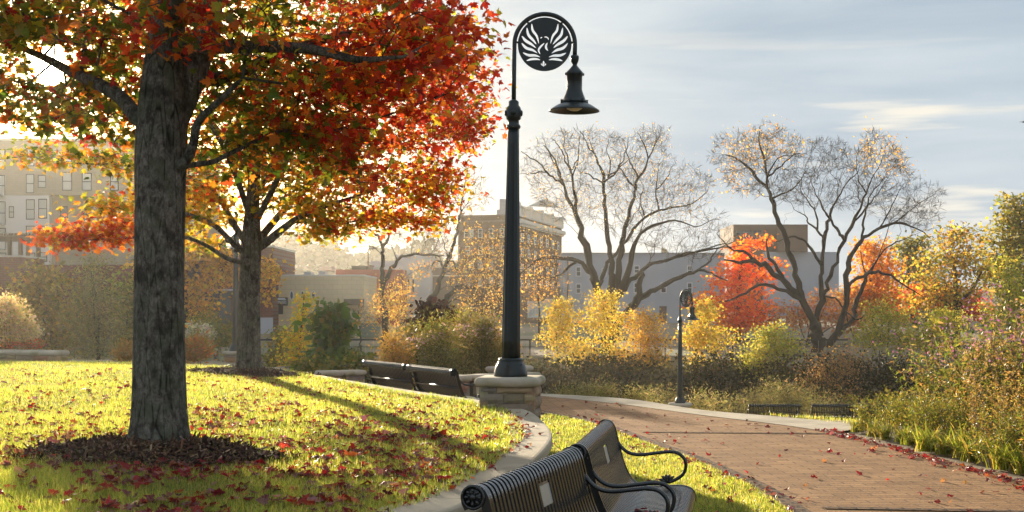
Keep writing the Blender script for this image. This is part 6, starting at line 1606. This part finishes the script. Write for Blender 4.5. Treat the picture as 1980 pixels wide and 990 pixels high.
wall_box('wall', M['siding_white'], o, bpx(764, d), bpx(832, d), d, d + 15, off[2] - .5, bpz(492, d), off)
wall_box('rear_wall', M['stucco_grey'], o, bpx(700, d), bpx(764, d) - .01, d + 8, d + 15, off[2] - .5, bpz(500, d), off)
for (a, c, e, f_) in ((788, 792, 540, 564), (797, 801, 540, 564), (780, 784, 560, 580)): window(o, a, c, e, f_, d, off, 'glass', 'frame_white', 1, .06)
b = MB(); b.box((bpx(766, d) - off[0], -.05, bpz(582, d) - off[2]), (bpx(832, d) - off[0], -.004, bpz(580, d) - off[2])); b.build('string_course', M['trim_white'], o, smooth=False)
d = 146; o, off = bld('low brown brick shed left of the tall brick building', 828, 890, d, name='brown_building')
wall_box('wall', M['brown_panel'], o, bpx(830, d), bpx(905, d), d, d + 3.5, off[2] - .5, bpz(518, d), off)
b = MB(); b.box((bpx(829, d) - off[0], -.08, bpz(534, d) - off[2]), (bpx(905, d) - off[0], -.004, bpz(532.5, d) - off[2])); b.build('string_course', M['trim_white'], o, smooth=False)
# tall brick building, seen over its corner
d = 150; xc = bpx(1000, d); z = float(gz(xc, d))
o = thing('brick_building', 'tall brown brick building with white balustrade cornice behind the lamp pole', 'building', (xc, d, z)); off = (xc, d, z)
xl = bpx(886, d + 2) - xc; H = bpz(417, d) - z
pr_ = np.array([bpx(1086, 176) - xc, 26.]); pl_ = np.array([xl, 2.]); bk_ = pr_ + pl_ + np.array([-2, 14])
b = MB(); bs_ = np.array([(0, 0), pr_, bk_, pl_]); v = np.concatenate([np.column_stack([bs_, np.full(4, -.5)]), np.column_stack([bs_, np.full(4, H)])])
b.add(v, np.array([(0, 1, 5, 4), (1, 2, 6, 5), (2, 3, 7, 6), (3, 0, 4, 7), (4, 5, 6, 7)])); b.build('wall', M['brick_wall'], o, smooth=False)
aR = math.atan2(pr_[1], pr_[0]); LR = np.hypot(*pr_); aL = math.atan2(-pl_[1], -pl_[0]); LL = np.hypot(*pl_)
b = MB(); MR_ = RZ(aR)
b.box((-.3, -.5, H - .75), (LR + .2, -.01, H - .35), None, MR_); b.box((-.2, -.3, H - 1.0), (LR, -.01, H - .755), None, MR_); b.build('cornice', M['trim_white'], o, smooth=False)
b = MB(); b.box((0, -.2, H + .01), (LR, .2, H + .2), None, MR_); b.box((0, -.2, H + 1.0), (LR, .2, H + 1.2), None, MR_)
for q in np.linspace(.2, LR - .2, 22): b.box((q - .12, -.12, H + .2), (q + .12, .12, H + 1.), None, MR_)
for q in np.linspace(.4, LR - .4, 5): b.box((q - .4, -.25, H + .015), (q + .4, .25, H + 1.45), None, MR_)
b.build('balustrade', M['trim_white'], o, smooth=False)
ML_ = RZ(aL, (pl_[0], pl_[1], 0))
b = MB(); b.box((0, -.06, H - .6), (LL - .4, -.004, H - .45), None, ML_); b.box((0, -.1, H + .002), (LL - .4, .3, H + .15), None, ML_); b.build('parapet_band', M['brown_panel'], o, smooth=False)
def wwin(Mx, x, zc, w_, h_, pane):
    b = MB(); f_ = .06
    for lo, hi in (((x - w_/2 - f_, -.05, zc - h_/2 - f_), (x - w_/2, -.004, zc + h_/2 + f_)), ((x + w_/2, -.05, zc - h_/2 - f_), (x + w_/2 + f_, -.004, zc + h_/2 + f_)), ((x - w_/2, -.05, zc + h_/2), (x + w_/2, -.004, zc + h_/2 + f_)), ((x - w_/2, -.07, zc - h_/2 - f_), (x + w_/2, -.004, zc - h_/2)), ((x - w_/2, -.04, zc - .03), (x + w_/2, -.004, zc + .03))): b.box(lo, hi, None, Mx)
    f = b.build('window', M['trim_white'], o, smooth=False)
    b = MB(); b.box((x - w_/2, -.02, zc - h_/2), (x + w_/2, -.005, zc + h_/2), None, Mx); b.build('pane', M[pane], f, smooth=False)
for (py_, xs_) in ((451, (902, 912, 929, 950, 971)), (484, (905, 929, 950, 974)), (513, (912, 929, 950)), (545, (905, 929, 950, 971))):
    for px_ in xs_:
        u = (px_ - 886) / (1000 - 886) * LL
        wwin(ML_, u, bpz(py_, d + 1) - z, .38, .85, 'blind' if (px_ + py_) % 3 else 'glass')
for py_ in (458, 488, 518, 548):
    for q in np.linspace(2.5, LR - 2.5, 7): wwin(MR_, q, bpz(py_, d + 1) - z, 1.0, .85, 'glass')
b = MB(); a_ = bpx(966, d + 6) - xc; c_ = bpx(986, d + 6) - xc; b.box((a_ - .3, 5, H), (c_ + .5, 9, H + 1.0)); b.box((a_, 5.5, H + 1.0), (c_, 8, H + 2.2)); b.build('roof_penthouse', M['steel'], o, smooth=False)
b = MB(); v = np.array([(1.5, 1.8, H + 1.2), (4.8, 5, H + 1.2), (3.2, 3.4, H + 2.1), (1.2, 2.1, H + 1.2), (4.5, 5.3, H + 1.2), (2.9, 3.7, H + 2.1)]); b.add(v, [np.array([(0, 1, 2), (3, 5, 4)]), np.array([(0, 3, 4, 1), (1, 4, 5, 2), (2, 5, 3, 0)])]); b.build('pediment', M['trim_white'], o, smooth=False)
# long grey painted building
d = 136; o, off = bld('long grey painted building behind the big bare cottonwood', 1088, 1400, d, name='grey_building')
wall_box('wall', M['stucco_grey'], o, bpx(1089, d), bpx(1400, d), d, d + 14, off[2] - .5, bpz(491, d), off)
b = MB(); b.box((bpx(1088, d) - off[0], -.12, bpz(491, d) - off[2]), (bpx(1401, d) - off[0], 14.1, bpz(488.5, d) - off[2])); b.build('roof_coping', M['steel'], o, smooth=False)
for (a, c, e, f_) in ((1115, 1122, 517, 533), (1115, 1122, 550, 566), (1165, 1171, 520, 533), (1187, 1193, 550, 566), (1227, 1235, 515, 527), (1227, 1235, 548, 565), (1279, 1287, 548, 565), (1330, 1337, 548, 565), (1330, 1337, 515, 530)):
    window(o, a, c, e, f_, d, off, 'glass', 'frame_white', 1, .09)
for (a, c, e) in ((1275, 1289, 592), (1345, 1357, 592)):
    b = MB(); b.box((bpx(a, d) - off[0], -.06, 0), (bpx(c, d) - off[0], -.004, bpz(e, d) - off[2])); b.build('door', M['brown_panel'], o, smooth=False)
b = MB(); b.tube([(bpx(1098, d) - off[0], -.1, 0), (bpx(1098, d) - off[0], -.1, bpz(495, d) - off[2])], .07, 8); b.build('drainpipe', M['brown_panel'], o)
d = 133; o, off = bld('small low shed with white glazed garage doors behind the slender tree', 1010, 1082, d, name='garage')
wall_box('wall', M['brown_panel'], o, bpx(1000, d), bpx(1084, d), d, d + 2.6, off[2] - .5, bpz(556, d), off)
window(o, 1022, 1050, 585, 612, d, off, 'blind', 'frame_white', 4, .1, name='garage_door'); window(o, 1054, 1066, 580, 612, d, off, 'blind', 'frame_white', 2, .1, name='garage_door')
d = 158; o, off = bld('blue grey building with a brown box storey on top, right of the red maple', 1420, 1620, d, name='office_building')
wall_box('wall', M['stucco_grey'], o, bpx(1478, d), bpx(1622, d), d, d + 10, off[2] - .5, bpz(487, d), off)
wall_box('brown_storey', M['brown_panel'], o, bpx(1418, d + 1), bpx(1562, d + 1), d + 1, d + 11, bpz(487, d) + .01, bpz(434, d + 1), off)
wall_box('side_wall', M['brown_panel'], o, bpx(1418, d + 1), bpx(1478, d) - .02, d + 1, d + 10, off[2] - .5, bpz(487, d) + .008, off)
wall_box('projecting_bay', M['brown_panel'], o, bpx(1505, d - 1), bpx(1562, d - 1), d - 1, d - .01, bpz(487, d), bpz(437, d - 1), off)
for (a, c) in ((1425, 1452), (1456, 1472)): window(o, a, c, 446, 462, d + 1, off, 'glass', 'brown_panel', 2, .08)
# field furniture: green cabinet, concrete barriers, fence, tall light pole
x = bpx(717, 112); z = float(gz(x, 112))
o = thing('utility_cabinet', 'grey green utility cabinet on the dry field behind the gnarled tree', 'utility box', (x, 112, z))
b = MB(); b.box((-.75, -.4, 0), (.75, .4, 1.05)); b.box((-.8, -.45, 1.05), (.8, .45, 1.12)); b.build('cabinet_body', surf('green cabinet', (.17, .19, .14), .6, 3, .1, 0), o, smooth=False)
for q in (-.72, .02):
    b = MB(); b.box((q, -.43, .08), (q + .70, -.402, 1.0)); b.build('door', surf('cabinet door', (.19, .21, .16), .6, 3, .1, 0), o, smooth=False)
o = thing('concrete_barrier', 'low pale concrete kerb wall along the dry field left of the gnarled tree', 'barrier', (bpx(690, 116), 116, float(gz(bpx(690, 116), 116))))
b = MB(); b.add(np.array([(-1.6, -.3, -.1), (3.2, -.3, -.1), (3.2, -.12, .7), (-1.6, -.12, .7), (-1.6, .3, -.1), (3.2, .3, -.1), (3.2, .12, .7), (-1.6, .12, .7)]), np.array([(0, 1, 2, 3), (5, 4, 7, 6), (3, 2, 6, 7), (1, 5, 6, 2), (4, 0, 3, 7)])); b.build('barrier_body', M['concrete'], o, smooth=False)
d = 91; xa, xb = bpx(360, d), bpx(1640, d)
zf = bpz(657, d)
o = thing('fence', 'long dark rail fence on the far bank in front of the dry field', 'fence', (xa, d, zf - 1.2))
b = MB(); L = xb - xa
b.box((0, -.05, 1.15), (L, .05, 1.25)); b.build('top_rail', M['fence'], o, smooth=False)
b = MB(); b.box((0, -.03, .72), (L, .03, .76)); b.box((0, -.03, .12), (L, .03, .17)); b.build('lower_rail', M['fence'], o, smooth=False)
for q in np.arange(.4, L, 4.4):
    for dx in ((0, .16) if int(q) % 3 == 0 else (0,)):
        b = MB(); b.box((q - .045 + dx, -.045, -.45), (q + .045 + dx, .045, 1.149)); b.build('post', M['fence'], o, smooth=False)
b = MB()
for q in np.arange(.2, L, .5): b.box((q - .006, -.006, .17), (q + .006, .006, 1.15))
b.build('wire_infill', M['steel'], o, smooth=False)
o = thing('light_pole', 'thin dark area light with short bent arm above the red roof', 'light pole', (bpx(712, 150), 150, float(gz(bpx(712, 150), 150))))
zt = bpz(482, 150) - o.location.z
b = MB(); b.tube([(0, 0, 0), (0, 0, zt), (.05, 0, zt + .05), (.7, 0, zt + .06)], .06, 6); b.build('pole', M['fence'], o)
b = MB(); b.box((.5, -.12, zt + .07), (1., .12, zt + .17)); b.build('lamp_head', M['fence'], o, smooth=False)
# bird crossing the right edge
o = P(1984, 235, 70); b = MB()
bd = [(-.0, -.22, -.01), (0, -.12, 0), (0, .0, .01), (0, .12, .005), (0, .2, -.01), (0, .25, -.015)]
b.tube(bd, [.01, .045, .06, .05, .035, .008], 10, (.05, .05, .06))
for s in (-1, 1):
    v = np.array([(s * .03, .08, .01), (s * .22, .12, .07), (s * .46, .02, .10), (s * .40, -.04, .09), (s * .2, -.05, .05), (s * .03, -.1, .01)])
    vv = np.concatenate([v, v - (0, 0, .012)]); i = np.arange(6); b.add(vv, [i[None], (i[::-1] + 6)[None], np.stack([i, (i + 1) % 6, (i + 1) % 6 + 6, i + 6], 1)], (.05, .05, .06))
bo = b.build('bird', surf('dark plumage', (.05, .05, .055), .8, 5, .2, 0), None); bo.location = tuple(o); bo.rotation_euler = (0, R(-18), R(30))
tag(bo, 'small dark bird gliding in the sky at the right edge', 'bird')
# ================================================================ fallen leaves
LC = [(.30, .022, .022), (.20, .018, .022), (.38, .045, .025), (.13, .035, .035), (.42, .12, .035), (.30, .13, .12), (.40, .22, .09)]
LWT = (2.6, 4, 1.3, 4, 1.0, 3.2, 1.0)
r = np.random.default_rng(300)
def curl_tpl(k):
    v, f = MAPLE; v = v.copy(); v[:, 1] -= .4
    if k == 0: v[:, 2] = .35 * (v[:, 0] ** 2) + .10 * np.sin(v[:, 1] * 4)
    if k == 1: v[:, 2] = -.9 * np.abs(v[:, 0]) ** 1.3 + .25 + .1 * np.sin(v[:, 0] * 9)
    if k == 2: v[:, 2] = .9 * (v[:, 1] ** 2) + .35 * np.abs(v[:, 0]); v[:, 0] *= .8
    if k == 3: v[:, 2] = .3 * v[:, 0] + .35 * v[:, 1] ** 2 + .12 * np.sin(v[:, 0] * 7)
    return v, f
CT = [curl_tpl(k) for k in range(4)]
def lawn_pts(n):
    out = []
    while sum(map(len, out)) < n:
        d = 7 + 17 * r.random(4000) ** 1.5; x = (r.random(4000) * 1.0 - .5) * d
        p = np.stack([x, d], 1); px = CX + x / d * F
        # thickest under the near crown's right side and along the wall, thin far out
        dens = .24 + .5 * np.exp(-((px - 150) / 170) ** 2) * np.exp(-((d - 9.5) / 1.8) ** 2) + .9 * np.exp(-((px - 640) / 330) ** 2) * np.exp(-((d - 10.5) / 4.) ** 2) + .30 * np.exp(-((d - 10.5) / 3.2) ** 2) + .35 * np.exp(-((px - 880) / 120) ** 2) * np.exp(-((d - 11) / 4) ** 2)
        cl = .5 + .5 * np.sin(x * 3.3 + 2 * np.sin(d * 1.7)) * np.sin(d * 2.1 + x)
        cl = cl * (.5 + .5 * np.sin(x * 7.3 + 3 * np.sin(d * 4.1)) * np.sin(d * 6.1 + 2 * x))
        k = (r.random(4000) < dens * np.where(d < 9.3, .45, 1) * (.10 + 2.4 * cl ** 1.4)) & inside(p, INNER) & (np.hypot((x - T1[0]) / 1., (d - T1[1]) / .8) > .9)
        out.append(p[k])
    return np.concatenate(out)[:n]
pl = lawn_pts(4800); zl = lawn_z(pl[:, 0], pl[:, 1]) + r.uniform(.006, .034, len(pl))
# along the wall cap
k = r.integers(0, len(EDGE), 4000); off_ = -(.30 - .16 * r.random(4000) ** 3); 
pw = EDGE[k] + ON[k] * off_[:, None] + r.normal(0, .03, (4000, 2)); pw = pw[(pw[:, 1] > 7.5) & (pw[:, 1] < 15.4) & (pw[:, 0] > -3)][:110]; zw = np.full(len(pw), WT + .008)
# grass strip
q = np.stack([r.uniform(-.2, 3, 5000), r.uniform(10, 22, 5000)], 1); q = q[inside(q, STRIP)]; q = q[r.random(len(q)) < np.exp(-((q[:, 1] - 13) / 5) ** 2)][:190]; zs = r.uniform(.012, .04, len(q))
# brick path: thin scatter, with a drift along the flower bed and a thinner one on the near edge
pp = np.stack([r.uniform(.6, 5, 3000), r.uniform(11, 25, 3000)], 1); pp = pp[inside(pp, path)][:110]
u = r.random(440) * el[-1]; pe = np.stack([np.interp(u, el, edge_line[:, 0]), np.interp(u, el, edge_line[:, 1])], 1) - np.stack([np.abs(r.normal(.03, .16, 440)), np.zeros(440)], 1); pe = pe[pe[:, 1] > 10]
u2 = r.integers(0, len(ne) - 8, 130); pn = ne[u2] + nn[u2] * r.normal(0, .16, (130, 1)); pn = pn[pn[:, 1] > 10]
ppa = np.concatenate([pp, pe, pn]); zp = np.full(len(ppa), .018)
where = np.array(['lawn'] * len(pl) + ['wall'] * len(pw) + ['strip'] * len(q) + ['path'] * len(ppa))
pos = np.concatenate([np.column_stack([pl, zl]), np.column_stack([pw, zw]), np.column_stack([q, zs]), np.column_stack([ppa, zp])])
n = len(pos)
col = pal(r, n, LC, LWT, .25); size = np.exp(r.normal(0, .25, n)) * np.where(where == 'path', .055, np.where((where == 'lawn') & (pos[:, 1] < 9.5), .066, .054))
X, Y, Z = frames(n, r, 1.6, None, 0.)
tk = r.integers(0, 4, n)
vis = (np.abs(pos[:, 0] / pos[:, 1] * F) < 985) & (((CZ - pos[:, 2]) / pos[:, 1] * F) < 398)
score = np.where(vis, size / pos[:, 1], 0)
order = np.argsort(-score); big = order[:290]; rest = order[290:]
names = {'lawn': ('fallen maple leaf lying in the grass of the raised lawn', 'red maple leaves fallen on the lawn'), 'wall': ('fallen maple leaf lying on the pale cap of the curved wall', 'maple leaves fallen on the wall cap'),
         'strip': ('fallen maple leaf in the grass strip beside the brick path', 'maple leaves fallen on the grass strip'), 'path': ('fallen maple leaf lying on the brick path', 'maple leaves fallen on the brick path')}
def hue(c):
    if c[0] > .28 and c[1] > .09: return 'orange'
    if c[0] > .25: return 'red'
    if c[1] > .055: return 'brownish pink'
    return 'dark maroon'
for i in big:
    b = MB(); v, f = CT[tk[i]]
    b.scatter((v, f), np.zeros((1, 3)), X[i:i+1], Y[i:i+1], Z[i:i+1], size[i], col[i:i+1])
    o = b.build('fallen_leaf', M['litter'], None, smooth=False); o.location = tuple(pos[i])
    la, gr = names[where[i]]
    h_ = hue(col[i]); tag(o, h_ + ' ' + la, 'leaf', h_ + ' ' + gr)
b = MB()
for k in range(4):
    s = rest[tk[rest] == k]; b.scatter(CT[k], pos[s], X[s], Y[s], Z[s], size[s], col[s])
tag(b.build('leaf_litter', M['litter'], None, smooth=False), 'scatter of smaller and farther red fallen maple leaves', 'leaf litter', kind='stuff')
# leaves on the bench seat
def on_bench(bo, u, y, lab, c):
    i = int(np.argmin(np.abs(PROF[:, 0] - u) + (PROF[:, 1] > .5))); m = bo.matrix_basis
    w_ = Matrix.Translation(bo.location) @ Matrix.Rotation(bo.rotation_euler[2], 4, 'Z') @ Vector((u, y, PROF[i, 1] + .012))
    b = MB(); v, f = CT[0]; b.scatter((v, f), np.zeros((1, 3)), *[a[None] for a in (np.array([1, 0, .1]), np.array([0, 1, .05]), np.array([-.1, -.05, 1]))], .095, np.array([c]))
    o = b.build('fallen_leaf', M['litter'], None, smooth=False); o.location = w_; o.rotation_euler = (0, .12, y * 7); tag(o, lab, 'leaf')
bb = [o for o in bpy.data.objects if o.name.startswith('park_bench')]
b2 = [o for o in bb if 'second in the near pair' in o.get('label', '')][0]
on_bench(b2, .40, .40, 'red leaf lying on the seat of the second near bench, beside the armrest', (.32, .03, .03))
on_bench(b2, .33, .55, 'dark red leaf lying on the seat of the second near bench, nearer its backrest', (.22, .02, .02))
on_bench(bench, .46, 1.60, 'dark red leaf on the front bench seat by its looped armrest', (.24, .025, .025))

# ================================================================ morning air
if HAZE:
    b = MB(); b.box((-275, -45, -9), (275, 425, 26))
    ht = NT('morning haze'); pv = ht.n('ShaderNodeVolumePrincipled'); pv.inputs['Density'].default_value = HAZE; pv.inputs['Color'].default_value = (1., .96, .88, 1); pv.inputs['Anisotropy'].default_value = .74
    ht.l(pv.outputs[0], ht.out.inputs['Volume'])
    tag(b.build('haze', ht.m, None, smooth=False), 'pale morning haze over the park and river', 'haze', kind='stuff')
